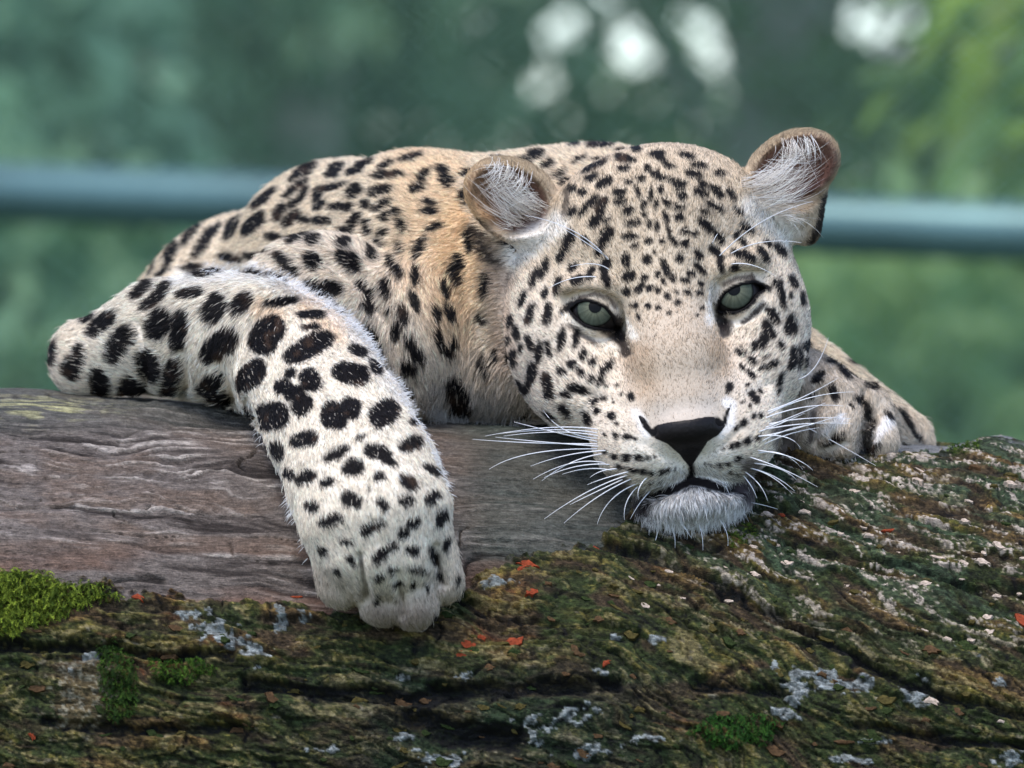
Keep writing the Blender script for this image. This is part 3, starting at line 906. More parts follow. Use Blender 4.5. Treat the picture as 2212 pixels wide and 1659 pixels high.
# marks read off the photograph: (x, y, length, width, angle) in the view each list names
Z1 = """800 190 150 40 5;660 185 70 32 0;470 252 110 52 20;540 300 70 35 30;605 345 72 30 40;700 270 80 24 25;760 300 140 32 28;920 262 110 40 -10;915 315 70 35 5;975 210 60 35 -25
1085 240 80 35 -5;1110 270 60 30 -20;1150 300 70 28 -10;1240 250 80 30 -15;1300 300 90 28 -10;1275 345 100 40 -10;1410 345 55 40 -5;745 360 80 35 25;815 385 95 45 30;935 385 45 30 -10
1000 365 50 35 0;1035 312 40 40 0;1075 345 50 42 -40;1105 365 50 30 0;1155 375 35 35 0;1200 400 65 42 -10;1320 400 60 30 -30;1390 435 95 40 -40;1465 455 70 35 -50;1310 445 80 45 -30
1210 455 60 40 -10;1100 425 35 35 0;1050 450 80 20 88;985 435 70 20 -70;645 420 50 40 0;700 440 50 42 10;890 440 65 45 5;895 490 60 35 10;1015 500 50 30 60;1080 500 45 26 90
1130 490 50 30 -60;1200 515 70 30 -5;745 490 115 35 42;705 540 60 35 50;800 505 100 48 60;775 575 110 50 50;650 540 60 32 40;940 530 65 42 20;1022 548 35 20 90;1195 565 55 40 -20
1380 515 100 35 -25;1330 540 80 20 -25;1500 545 60 25 -40;830 580 60 20 40;960 598 85 35 5;1045 605 50 26 -70;1085 610 60 18 90;1130 570 70 20 -80;1335 610 110 48 -40;1400 670 90 40 -50
1230 640 70 25 -5;1275 650 45 35 -20;1540 625 80 35 -25;1145 640 60 20 -70;825 665 110 55 62;785 742 60 40 60;945 665 90 35 5;1040 685 50 30 20;1105 690 35 26 0;965 712 45 28 0
1170 690 60 25 -35;1225 700 40 38 0;630 690 110 45 65;595 760 80 45 60;725 690 45 40 0;1075 740 25 15 60;1525 695 60 25 -35;1490 655 30 25 0;925 785 70 42 -70;1035 780 50 48 0
1195 775 45 40 -30;1295 760 60 40 -55;1380 740 90 38 -45;1410 800 110 32 -80;1125 820 100 32 -75;1085 855 45 28 70;940 865 75 50 10;1020 875 45 30 50;820 810 80 50 60;822 880 90 40 -75
1255 855 50 35 -10;1305 830 90 32 -45;1225 885 50 30 -20;1165 875 50 24 -70;1120 890 40 20 90;995 925 70 35 45;1050 925 45 32 30;930 945 40 35 20;1310 910 40 25 -45;1090 938 28 28 0
1185 945 22 18 0;1240 950 50 25 -15;1305 955 35 28 0;1135 968 40 32 -70;1190 1000 28 25 0;975 1018 35 35 0;1038 1015 35 30 0;1090 1025 30 22 0;945 1015 20 15 0;1145 1050 25 20 0
990 1075 28 25 0;1310 1030 25 20 0;1290 1060 15 14 0;505 830 110 38 70;455 875 110 32 70;575 920 100 38 75;395 985 90 28 65;675 885 70 50 20;745 850 80 38 60;655 820 60 36 40
510 950 60 25 70;435 1060 115 40 70;525 1060 115 42 85;330 1100 70 22 80;1495 750 90 35 -35;1545 765 90 48 -40;1625 755 100 40 -55;1715 735 90 40 -50;1650 700 50 25 -30;1780 895 80 42 -65
1720 960 160 36 -80;1680 900 50 22 -75;1830 990 80 25 -85;1675 1065 110 42 -55;1770 970 30 18 80;1480 820 50 28 30"""
Z2 = """185 255 70 25 80;240 150 60 25 75;215 310 80 32 -80;170 360 60 25 80;200 440 90 35 85;280 360 80 38 -65;235 385 50 22 90;325 400 110 35 85;370 385 90 28 -80;430 335 120 35 80
500 330 90 35 80;480 460 55 45 -30;535 415 60 35 75;580 450 45 30 60;435 495 45 35 0;530 500 45 30 -70;290 500 110 50 80;270 570 90 35 70;365 545 100 50 -65;375 605 50 50 0
230 570 60 35 -75;515 580 110 35 -15;455 605 50 30 0;455 685 80 35 -55;380 710 70 32 -35;555 720 80 35 -65;270 690 60 40 0;640 490 80 32 50;615 540 60 28 60;575 530 45 25 50
590 635 50 28 60;630 620 35 28 30;600 680 40 28 45;660 465 70 28 55;645 560 25 15 60;670 705 45 35 10;695 742 18 14 0;690 800 40 28 -50;748 805 50 30 -10;785 815 25 18 0
640 795 25 18 -60;640 880 25 18 0;685 902 40 28 -40;745 905 42 36 0;805 908 45 32 -10;850 905 28 20 0;885 905 18 12 0;775 965 60 20 -15;825 975 40 22 0;868 980 30 18 0
915 970 30 22 10;952 960 22 16 0;980 960 12 10 0;715 950 40 18 -25;870 1020 16 12 0;910 1015 12 10 0;765 612 40 30 -70;1355 710 28 28 0;1390 705 25 28 0;1305 740 40 25 30
1270 765 30 20 30;1210 865 20 16 0;1245 855 28 24 0;1275 840 32 30 30;1320 830 40 35 40;1375 810 35 22 50;1120 935 14 10 0;1150 938 18 14 0;1185 940 26 20 0;1228 935 30 24 0
1275 915 35 24 30;1230 970 24 14 0;1270 985 14 10 0;1425 290 100 50 -65;1395 350 90 45 75;1355 375 50 28 80;1480 370 55 32 -60;1525 270 100 45 82;1550 290 70 26 85;1545 400 60 35 70
1535 455 70 30 70;1440 465 60 32 40;1410 430 40 18 30;1290 400 60 25 -35;1345 440 60 28 -45;1300 470 40 22 -40;1345 505 60 28 -50;1395 480 30 20 0;1480 530 80 28 70;1575 430 120 22 85
1355 615 70 38 -55;1385 585 30 18 -40;1235 565 45 28 60;1300 640 15 15 0;1335 660 20 16 0;1475 590 40 18 70;1225 590 20 18 0;1320 560 18 14 0;700 560 14 12 0;720 600 16 12 0;680 640 14 12 0"""
Z3 = """120 1005 150 40 78;240 1010 105 58 75;215 1075 95 70 -50;290 820 72 36 30;350 858 165 66 45;435 955 180 90 65;350 1140 130 80 -70;500 1165 125 95 -40;615 850 150 95 65;705 880 190 65 80
570 1055 150 85 -70;672 1110 190 66 85;760 710 120 36 8;540 700 120 40 40;595 742 160 45 35;640 690 90 30 35;868 778 135 85 55;988 760 112 60 45;1160 755 150 34 5;880 945 190 100 45
1090 905 180 120 55;1290 815 120 30 0;1290 868 90 25 5;1280 960 225 88 28;1500 975 80 45 -30;1575 1045 80 40 -55;1015 1090 160 90 45;1470 1080 160 85 -8;845 1130 115 85 60;885 1200 130 70 -60
1165 1140 75 68 0;1198 1080 50 40 0;1285 1110 95 85 -50;1215 1170 90 65 0;1248 1222 95 80 50;1110 1270 150 112 10;1382 1270 85 115 0;1470 1240 85 92 0;1420 1300 70 60 0;1622 1260 135 100 40
1760 1295 45 30 0;990 1270 60 60 0;930 555 110 34 -8;1035 550 80 30 -10;760 600 100 30 10;850 622 150 32 10;1070 625 120 38 -15;1150 640 90 35 -20;620 620 70 22 30;1135 460 80 28 0
1085 515 60 18 0;1255 450 110 28 12;1232 482 70 22 20;1320 478 65 45 10;1180 560 90 42 -40;1215 602 90 40 -25;1318 575 82 62 -50;1455 500 62 42 0;1480 575 112 55 -30;1580 540 70 40 -65
1465 435 62 36 -10;1620 485 60 25 -30;1680 590 110 38 -70;1370 690 140 60 -8;1300 665 60 28 -10;1545 690 92 42 -35;1560 760 85 58 -40;1635 670 62 40 70;1640 705 50 30 -80;1765 620 90 35 85
1760 740 100 36 -70;1710 795 90 40 -70;1680 870 80 38 75;1650 775 30 20 0;1560 890 95 55 -50;1588 950 85 48 -55;1740 920 72 35 -80;1770 980 100 45 -70;1730 1040 80 55 -60;1410 770 100 35 -35
1730 1150 60 30 -60;1900 680 82 48 -65;1960 625 92 50 -65;1975 570 60 40 -70;1855 790 80 35 -75;1918 785 100 46 -55;1865 905 105 35 -75;1900 958 90 38 -30;1935 930 60 35 60;2095 680 100 35 85
2075 830 60 25 -55;2095 1030 70 35 -60;2140 990 50 30 -70;1970 1165 190 85 -68;1995 1240 100 80 -60;2022 455 95 40 80;2030 505 60 36 60;1810 495 90 42 60;1785 535 50 25 50;1845 305 72 30 -10
1850 345 82 30 0;1905 160 55 32 -20;1925 205 75 46 -40;1820 190 85 30 55;1790 245 70 36 20;1875 410 62 26 20;1848 428 40 25 0;1655 185 140 30 5;1640 140 75 30 30;1755 105 110 30 15
1620 255 112 44 12;1545 120 90 40 20;1500 165 75 28 15;1415 150 80 40 30;1395 180 60 30 0;1440 85 80 30 25;1555 65 120 25 8;1280 155 115 46 35;1230 190 62 30 35;1390 235 145 26 12
1335 275 85 32 60;1350 305 40 28 0;1500 255 75 52 45;1425 325 80 32 0;1475 330 50 30 20;1550 315 42 36 0;1625 320 92 30 30;1690 350 52 32 -20;1640 375 42 36 0;1500 385 72 42 50
1555 415 72 32 -80;1630 440 46 30 0;1720 415 72 36 -75;1710 505 52 30 -75;1240 232 110 28 30;1198 268 62 26 40;1265 272 85 28 60;1222 312 52 26 45;1085 285 132 38 38;1160 350 85 46 60
1210 380 105 36 45;1265 380 62 32 -10;1350 388 92 32 -5;1040 400 132 58 45;940 410 135 42 62;810 490 155 42 60;660 535 115 46 65;762 430 165 36 55;570 580 105 32 70;695 425 115 28 60
820 370 60 25 40;865 425 60 24 50;610 470 50 22 60;930 330 70 22 25;1330 330 40 20 0"""
Z4 = """612 520 102 66 -65;755 465 150 75 12;935 540 150 56 25;1150 535 150 75 -15;1205 580 100 42 -30;1325 487 132 75 20;1345 365 62 36 0;1020 615 122 86 10;1160 665 66 42 10;765 665 122 66 15
675 645 50 60 60;880 695 76 50 15;1315 695 112 60 -40;1440 625 102 40 -25;1440 770 86 55 40;1305 790 96 52 12;1010 785 112 72 -25;1180 815 82 46 -50;800 820 76 56 0;900 895 132 56 15
1495 870 72 56 40;1478 915 40 40 0;1125 935 132 52 25;1085 955 56 52 0;1345 908 78 46 20;1293 962 66 54 30;980 1010 82 28 -8;1165 1085 110 52 40;1235 1038 60 42 0;1340 1060 72 50 -10
1520 1030 82 36 75;1452 1090 115 34 -70;850 1060 60 40 -50;1000 1110 60 36 -40;925 1170 36 30 0;1370 1165 112 25 -10;1235 1165 62 24 -15;1160 1205 62 36 40;1260 1240 46 26 0;1345 1245 30 36 0
1415 1255 30 30 0;1482 1200 62 25 -50;1145 1330 62 26 70;1465 1420 50 30 60;1575 970 40 30 0;1580 1210 50 25 70;1060 455 60 20 20;1100 730 20 16 0"""
Z7 = """665 330 110 70 -60;645 415 60 40 -60;710 490 105 52 45;805 580 105 50 -70;870 450 110 35 -45;790 392 80 20 -20;1035 540 90 35 -25;985 635 115 38 -40;1020 690 110 34 -75;920 660 40 25 -30
1145 715 72 32 -45;805 875 175 42 30;1050 790 85 30 70;1040 930 125 35 35;1270 760 160 35 -60;1280 930 100 30 -15;1220 690 50 20 -50;680 600 60 24 20;1330 850 110 26 -50;560 400 60 30 -70;900 380 60 22 -40"""  # besides spots, paints the dark of the creases between the folded toes
VIEWS = ((Z1, .4219, 962.5, 233.3), (Z2, .4483, 1020.8, 583.3), (Z3, .4747, 58.3, 291.7), (Z4, .4043, 350.0, 758.3), (Z7, .3515, 1516.7, 641.7))
SPOTS_AND_CREASES = []
for txt, sc_, ox, oy in VIEWS:
    for it in txt.replace('\n', ';').split(';'):
        x, y, l, w, a = [float(t) for t in it.split()]
        SPOTS_AND_CREASES.append((ox + x * sc_, oy + y * sc_, l * sc_ * (.56 if sc_ > .45 else .53), w * sc_ * (.56 if sc_ > .45 else .53) + .5, math.radians(a)))

# coloured fields of the coat, with some painted shade: polyline, half width, softness, colour, strength
BLK = s2l((20, 16, 17))
def V2(*pts): return [(1020.8 + .4483 * x, 583.3 + .4483 * y) for x, y in pts]
def V1(*pts): return [(962.5 + .4219 * x, 233.3 + .4219 * y) for x, y in pts]
def V3(*pts): return [(58.3 + .4747 * x, 291.7 + .4747 * y) for x, y in pts]
STROKES = [
    (V3((1830, 150), (1900, 400), (1870, 600)), 80, 70, s2l((236, 196, 146)), .36),
    (V3((2000, 420), (1960, 700), (1930, 850)), 45, 40, s2l((236, 196, 148)), .45),
    (V3((1300, 780), (1400, 880)), 26, 26, s2l((226, 192, 156)), .5),
    (V3((1080, 780), (1120, 820)), 22, 22, s2l((226, 196, 160)), .6),
    (V3((700, 640), (1050, 620), (1230, 690), (1440, 830), (1580, 1000), (1700, 1180)), 16, 16, s2l((240, 238, 238)), .35),
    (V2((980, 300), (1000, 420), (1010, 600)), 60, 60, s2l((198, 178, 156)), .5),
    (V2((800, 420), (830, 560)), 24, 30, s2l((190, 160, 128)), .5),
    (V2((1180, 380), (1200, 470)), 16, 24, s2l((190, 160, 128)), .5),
    (V2((920, 690), (1030, 680), (1140, 660)), 14, 30, s2l((216, 206, 196)), .35),
    (V2((690, 190), (730, 260), (770, 320)), 9, 8, s2l((238, 228, 214)), .85),
    (V2((1165, 90), (1150, 180), (1150, 250)), 9, 8, s2l((238, 228, 216)), .85),
    (V2((455, 232), (540, 290), (620, 345), (690, 390)), 9, 8, s2l((238, 226, 208)), .85),
    (V2((1410, 170), (1320, 235), (1255, 270), (1225, 300)), 9, 8, s2l((238, 228, 212)), .85),
    (V2((800, 860), (900, 900), (1000, 930)), 22, 26, s2l((238, 228, 212)), .7),
    (V2((1120, 860), (1200, 900), (1270, 960)), 22, 26, s2l((240, 232, 220)), .7),
    (V2((930, 1020), (1000, 990)), 16, 16, s2l((240, 236, 230)), .8),
    (V2((1100, 960), (1180, 1010), (1260, 1020)), 15, 14, s2l((240, 236, 230)), .8),
    (V2((790, 690), (810, 720), (840, 790)), 8, 8, s2l((242, 236, 230)), .8),
    (V2((1225, 640), (1245, 650), (1240, 740), (1200, 790)), 9, 8, s2l((242, 236, 230)), .85),
    (V2((520, 650), (570, 720)), 18, 22, CREAM, .4),
    (V2((1420, 540), (1450, 620)), 18, 22, CREAM, .5),
    (V1((350, 740), (470, 660), (560, 610)), 24, 22, s2l((240, 235, 228)), .65),
    (V1((1580, 520), (1700, 600), (1760, 650)), 24, 22, s2l((240, 235, 228)), .65),
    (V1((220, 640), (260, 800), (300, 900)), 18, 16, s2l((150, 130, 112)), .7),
    (V2((690, 245), (712, 315), (738, 400)), 11, 8, s2l((40, 34, 35)), .95),
    (V2((640, 290), (700, 330)), 9, 7, s2l((50, 44, 44)), .9),
    (V2((1196, 180), (1202, 240), (1216, 300)), 11, 8, s2l((36, 32, 35)), .95),
    (V2((1210, 270), (1240, 260)), 8, 6, s2l((44, 38, 40)), .8),
    (V2((430, 205), (470, 168), (520, 150)), 6, 4, BLK, .98),
    (V2((1350, 58), (1400, 80), (1430, 92)), 7, 4, BLK, .98),
    (V2((1305, 248), (1350, 220), (1400, 168)), 5, 4, s2l((44, 37, 36)), .95),
    (V2((470, 272), (520, 305), (600, 356)), 5, 4, s2l((60, 50, 46)), .8),
    (V2((520, 132), (590, 112), (660, 135), (690, 180)), 4, 4, s2l((84, 66, 56)), .75),
    (V2((1215, 70), (1280, 40), (1350, 38)), 4, 4, s2l((84, 66, 56)), .75),
    (V1((1938, 465), (1930, 540), (1905, 620), (1865, 690)), 8, 6, BLK, .95),
    (V1((180, 600), (195, 680), (230, 760), (280, 800)), 9, 7, s2l((40, 34, 34)), .9),
    (V1((612, 440), (622, 490), (605, 545)), 6, 5, s2l((50, 40, 34)), .8),
    # lips, and after them shade painted at jaw and toes
    (V2((1052, 940), (1056, 1010)), 5, 4, BLK, 1),
    (V2((820, 1112), (900, 1082), (990, 1046), (1055, 1012), (1130, 1030), (1210, 1052), (1310, 1048)), 11, 6, BLK, 1),
    (V2((700, 1040), (740, 1120), (800, 1160)), 24, 16, s2l((60, 52, 52)), .9),  # dark jaw-side fur, with the mouth-corner shadow painted in
    (V2((1330, 950), (1345, 1010), (1320, 1050)), 18, 14, s2l((70, 60, 62)), .8),  # darker patch at the other mouth corner
    ([(776, 1195), (784, 1240), (792, 1290)], 3, 5, s2l((90, 80, 74)), .7), ([(944, 1190), (956, 1262)], 3, 5, s2l((90, 80, 74)), .7), ([(866, 1260), (870, 1330)], 3, 5, s2l((120, 106, 98)), .5),  # shade painted into the grooves between the hanging toes
    ([(1763, 933), (1819, 902)], 9, 8, s2l((238, 234, 232)), .7), ([(1889, 944), (1921, 905)], 9, 8, s2l((238, 234, 232)), .8), ([(1876, 880), (1872, 930), (1863, 993)], 8, 7, s2l((50, 44, 42)), .9), ([(1758, 890), (1750, 950)], 6, 7, s2l((80, 70, 64)), .8), ([(1690, 930), (1700, 990)], 22, 14, s2l((70, 60, 58)), .8),  # white toe hair; toe gaps and lower-left shadow of the folded paw painted dark
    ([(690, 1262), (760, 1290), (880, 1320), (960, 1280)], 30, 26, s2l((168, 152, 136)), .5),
    # paw: darker toe tips
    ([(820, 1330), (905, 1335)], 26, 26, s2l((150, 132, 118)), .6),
    # the ruff left of the face, shaded tan
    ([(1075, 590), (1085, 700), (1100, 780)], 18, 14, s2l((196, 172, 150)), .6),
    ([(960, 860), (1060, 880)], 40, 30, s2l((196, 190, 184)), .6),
]
NOSE = V2((802, 700), (822, 758), (862, 800), (940, 832), (1000, 885), (1050, 948), (1092, 880), (1130, 822), (1180, 792), (1222, 745), (1240, 660), (1222, 676), (1204, 728), (1184, 710), (1120, 712), (1050, 726), (950, 738), (884, 752), (862, 768), (834, 722))

# which skin shows from the front, on a coarse depth raster of the animal
bx, by_ = proj(bv)
CELL = 8
gx, gy = (bx // CELL).astype(int) + 60, (by_ // CELL).astype(int) + 60
GW, GH = gx.max() + 2, gy.max() + 2
front = bn[:, 1] < 0.25
depth = np.full((GW, GH), 1e9)
np.minimum.at(depth, (np.clip(gx, 0, GW - 1)[front], np.clip(gy, 0, GH - 1)[front]), bv[front, 1])
def front_depth(px, py):
    i = np.clip((np.asarray(px) // CELL).astype(int) + 60, 0, GW - 1)
    j = np.clip((np.asarray(py) // CELL).astype(int) + 60, 0, GH - 1)
    return depth[i, j]

hidden = ~(front & (bv[:, 1] < front_depth(bx, by_) + 90))
# spots for the skin that the photograph does not show, spread evenly
hid_i = rng.permutation(np.where(hidden)[0])[:14000]
far_spots = []
cells = {}
for i in hid_i:
    p = bv[i]
    key = tuple((p // 85).astype(int))
    ok = True
    for dx in (-1, 0, 1):
        for dy in (-1, 0, 1):
            for dz in (-1, 0, 1):
                for q in cells.get((key[0] + dx, key[1] + dy, key[2] + dz), ()):
                    if ((p - q) ** 2).sum() < 72 ** 2: ok = False; break
    if ok:
        cells.setdefault(key, []).append(p); far_spots.append(p)
print('far spots', len(far_spots))
FARM = rng.uniform(15, 27, len(far_spots))

def coat(p, n, base):
    """colour of the coat at points p with normals n"""
    c = base.copy()
    x, y = proj(p)
    wob = np.stack([vnoise(p / 13.0, 31), vnoise(p / 13.0, 32)], -1) * 2.6
    wob += np.stack([vnoise(p / 5.0, 33), vnoise(p / 5.0, 34)], -1) * 1.2
    xw, yw = x + wob[:, 0], y + wob[:, 1]
    vis = (n[:, 1] < 0.35) & (p[:, 1] < front_depth(x, y) + 70)
    c *= (1 + 0.07 * fbm(p / 60.0, 3, 3))[:, None]
    idx = np.where(vis)[0]
    idx = idx[np.argsort(xw[idx])]
    xs = xw[idx]
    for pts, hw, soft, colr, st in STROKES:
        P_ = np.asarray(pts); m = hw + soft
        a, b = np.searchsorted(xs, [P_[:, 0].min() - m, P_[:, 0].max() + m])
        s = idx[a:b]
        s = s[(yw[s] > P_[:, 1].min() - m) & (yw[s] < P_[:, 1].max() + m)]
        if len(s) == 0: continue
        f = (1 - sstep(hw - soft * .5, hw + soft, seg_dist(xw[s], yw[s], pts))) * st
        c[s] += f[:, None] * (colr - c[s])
    for cx, cy, l, w, a in SPOTS_AND_CREASES:
        m = max(l, w) * 1.3
        i0, i1 = np.searchsorted(xs, [cx - m, cx + m])
        s = idx[i0:i1]
        s = s[np.abs(yw[s] - cy) < m]
        if len(s) == 0: continue
        d0 = front_depth(cx, cy)
        if d0 < 1e8:
            s = s[np.abs(p[s, 1] - d0) < 60 + 2.2 * l]
        dx, dy = xw[s] - cx, yw[s] - cy
        u = (dx * math.cos(a) - dy * math.sin(a)) / (l + .6)
        v = (dx * math.sin(a) + dy * math.cos(a)) / (w + .6)
        r = (np.abs(u) ** 2.4 + np.abs(v) ** 2.4) ** (1 / 2.4)
        e = 2.2 / w
        f = 1 - sstep(1 - e, 1 + e, r)
        brown = np.clip(vnoise(p[s] / 22.0, 41) * .8 - .3, 0, .3) if l > 22 else 0.0
        ink = BLK + np.asarray(brown)[..., None] * (s2l((110, 84, 64)) - BLK) if l > 22 else BLK
        c[s] += f[:, None] * (ink - c[s])
    idx = np.where(~vis)[0]
    idx = idx[np.argsort(p[idx, 0])]
    xs = p[idx, 0]
    nz = vnoise(p / 18.0, 51) * 7
    for q, r in zip(far_spots, FARM):
        i0, i1 = np.searchsorted(xs, [q[0] - r * 1.5, q[0] + r * 1.5])
        s = idx[i0:i1]
        if len(s) == 0: continue
        d = np.linalg.norm(p[s] - q, axis=1) + nz[s]
        f = 1 - sstep(r - 3, r + 3, d)
        c[s] += f[:, None] * (BLK - c[s])
    # bare skin round the eyes
    for op in OPEN:
        s = np.where((np.abs(x - 1440) < 260) & (np.abs(y - 660) < 110) & (p[:, 1] < 80))[0]
        d = poly_sdf(x[s], y[s], op)
        f = 1 - sstep(7, 11, d)
        c[s] += f[:, None] * (s2l((18, 15, 16)) - c[s])
    s = np.where((np.abs(x - 1480) < 130) & (np.abs(y - 940) < 90) & (p[:, 1] < 0))[0]
    f = 1 - sstep(-1, 3, poly_sdf(x[s], y[s], NOSE))
    c[s] += f[:, None] * (s2l((16, 14, 15)) - c[s])
    return np.clip(c, 0.004, 0.95)

b_base, b_flow, b_len, b_head, b_el, b_er, b_leg = prim_blend(bv)
# ears: dark skin in the cup, brown back and rim with a dark edge
def ear_tint(p, n, base, el, er):
    x, y = proj(p)
    for w, (ex, ey, eY), tilt, cup, lob in ((el, EAR_L, -24, (100, 73), (-8, 6)), (er, EAR_R, 30, (104, 72), (7, 0))):
        t = math.radians(tilt)
        dx, dy = x - ex - lob[0], -(y - ey - lob[1])
        u = (dx * math.cos(t) + dy * math.sin(t)) / cup[0]
        v = (-dx * math.sin(t) + dy * math.cos(t)) / cup[1]
        inside = (1 - sstep(.8, 1.0, np.hypot(u, v))) * (n[:, 1] < .1) * np.clip(w * 1.4, 0, 1)
        base = base + inside[:, None] * (s2l((128, 98, 84)) - base)
        low = sstep(-.05, .55, -v) * inside
        base = base + (low * .75)[:, None] * (s2l((86, 58, 52)) - base)
    return base
b_base = ear_tint(bv, bn, b_base, b_el, b_er)
b_col = coat(bv, bn, b_base)

skin_mat = attr_mat('leopard_skin', rough=0.75, spec=0.15, var=0.12, scale=900)
fur_mat = attr_mat('leopard_fur', rough=0.55, spec=0.25, trans=0.22)

leopard = empty('leopard', tuple(PW(1100, 900, 500) * U))
tag(leopard, 'spotted leopard sprawled on the log with chin down and one foreleg hanging', 'leopard')
body = link('body', np_mesh('body', bv * U, bf, skin_mat, col=b_col), leopard)

# ---------------------------------------------------------------- fur
def strands(name, pts, rad, col, mat, parent):
    """pts (n,k,3) units, rad (n,k) units, col (n,3)"""
    n, k = pts.shape[:2]
    hc = bpy.data.hair_curves.new(name)
    hc.add_curves([k] * n)
    hc.attributes['position'].data.foreach_set('vector', (pts * U).astype(np.float32).ravel())
    ra = hc.attributes.get('radius') or hc.attributes.new('radius', 'FLOAT', 'POINT')
    ra.data.foreach_set('value', (rad * U).astype(np.float32).ravel())
    ca = hc.attributes.new('col', 'FLOAT_COLOR', 'CURVE')
    c4 = np.ones((n, 4), np.float32); c4[:, :3] = col
    ca.data.foreach_set('color', c4.ravel())
    hc.materials.append(mat)
    return link(name, hc, parent)

def grow(N, tri, w):
    """N roots on triangles tri with weights w"""
    pr = w / w.sum()
    cdf = np.cumsum(pr)
    t = np.searchsorted(cdf, rng.random(N)).clip(0, len(tri) - 1)
    r1, r2 = rng.random(N), rng.random(N)
    s = np.sqrt(r1)
    return tri[t], np.stack([1 - s, s * (1 - r2), s * r2], -1)

tri = np.concatenate([bf[:, [0, 1, 2]], bf[:, [0, 2, 3]]])
ta = np.linalg.norm(np.cross(bv[tri[:, 1]] - bv[tri[:, 0]], bv[tri[:, 2]] - bv[tri[:, 0]]), axis=1) * .5
tn = bn[tri].mean(1)
# bare patches: eye rims, nose leather, lips
bare = np.zeros(len(bv), bool)
for op in OPEN:
    s = np.where((np.abs(bx - 1440) < 260) & (np.abs(by_ - 660) < 110) & (bv[:, 1] < 80))[0]
    bare[s[poly_sdf(bx[s], by_[s], op) < 7]] = True
s = np.where((np.abs(bx - 1480) < 130) & (np.abs(by_ - 940) < 90) & (bv[:, 1] < 0))[0]
bare[s[poly_sdf(bx[s], by_[s], NOSE) < 1]] = True
s = np.where((np.abs(bx - 1490) < 150) & (np.abs(by_ - 1050) < 60) & (bv[:, 1] < 0))[0]
bare[s[seg_dist(bx[s], by_[s], V2((820, 1112), (900, 1082), (990, 1046), (1055, 1012), (1130, 1030), (1210, 1052), (1310, 1048))) < 8]] = True
wgt = ta.copy()
wgt *= np.where(tn[:, 1] > 0.35, 0.22, 1.0)
wgt *= np.where(bv[tri[:, 0], 1] > 900, 0.55, 1.0)
wgt *= 1 + 0.6 * (b_head[tri].mean(1) > .5)
wgt[bare[tri].any(1)] = 0
wgt[(hidden[tri].all(1)) & (bv[tri[:, 0], 1] > 700)] *= 0.35
NF = 680000
ti, bc = grow(NF, tri, wgt)
def interp(a): return (a[ti] * (bc[..., None] if a.ndim == 2 else bc)).sum(1)
rp = interp(bv); rn = interp(bn); rn /= np.linalg.norm(rn, axis=1, keepdims=True)
rf = interp(b_flow); rl = interp(b_len); rbase = interp(b_base)
rcol = coat(rp, rn, rbase)
rf -= (rf * rn).sum(1, keepdims=True) * rn
rf /= np.linalg.norm(rf, axis=1, keepdims=True) + 1e-6
side = np.cross(rn, rf)
ang = vnoise(rp / 60.0, 61) * .28 + vnoise(rp / 12.0, 62) * .14 + rng.normal(0, .17, NF)
fd = rf * np.cos(ang)[:, None] + side * np.sin(ang)[:, None]
lift = np.clip(.39 + vnoise(rp / 12.0, 63) * .10 + rng.normal(0, .11, NF), .06, .95)
ln = rl * .74 * np.clip(rng.normal(.92, .2, NF), .4, 1.7)
long_ = rng.random(NF) < .018
ln = np.where(long_, ln * 1.45, ln); lift = np.where(long_, lift + .15, lift)
tt = np.array([0, .35, .7, 1.0])
bend = .5 * lift
pts = rp[:, None, :] - rn[:, None, :] * 1.5 + ln[:, None, None] * (
    rn[:, None, :] * (lift[:, None] * tt - bend[:, None] * tt ** 2)[..., None]
    + fd[:, None, :] * (np.sqrt(np.clip(1 - (lift * .6) ** 2, .2, 1))[:, None] * (tt * .75 + .25 * tt ** 2))[..., None])
wid = .34 + .013 * rl
rad = wid[:, None] * np.array([1.0, .9, .62, .12])
shade = np.clip(rng.normal(1.0, 1, NF) * 1.0, -2, 2.6)
hdw = interp(b_head)
shade = np.clip(1 + (shade - 1) * (.24 + .12 * (hdw > .5)), .3, 1.8)
rcol = rcol * shade[:, None]
lum = rcol.mean(1)
dark = (lum > .15) & (rng.random(NF) < .07 + .05 * (hdw > .5))
rcol[dark] *= .45
pale = (lum < .08) & (rng.random(NF) < .03)
rcol[pale] = rbase[pale] * .8
strands('fur', pts, rad, np.clip(rcol, .004, .93), fur_mat, leopard)
# ---------------------------------------------------------------- eyes, nose, whiskers, ear hair
def cap_mesh(name, r, ang, axis, c, mat, rings=14, seg=40, colfn=None):
    ax = Vector(axis).normalized()
    q = Vector((0, 0, 1)).rotation_difference(ax)
    v = [ax * r]; f = []; rad_ = [0.0]
    for i in range(1, rings + 1):
        a = ang * i / rings
        for j in range(seg):
            t = 2 * math.pi * j / seg
            v.append(q @ Vector((math.sin(a) * math.cos(t), math.sin(a) * math.sin(t), math.cos(a))) * r)
            rad_.append(i / rings)
    for j in range(seg):
        f.append((0, 1 + j, 1 + (j + 1) % seg))
    for i in range(rings - 1):
        for j in range(seg):
            a0, a1 = 1 + i * seg + j, 1 + i * seg + (j + 1) % seg
            f.append((a0, a0 + seg, a1 + seg, a1))
    me = bpy.data.meshes.new(name)
    me.from_pydata([tuple((Vector(x) + Vector(c)) * U) for x in v], [], f)
    me.polygons.foreach_set('use_smooth', [True] * len(f))
    if colfn:
        ca = me.color_attributes.new('col', 'FLOAT_COLOR', 'POINT')
        for i, (x, r0) in enumerate(zip(v, rad_)):
            ca.data[i].color = (*colfn(r0, i), 1)
    me.materials.append(mat)
    return me

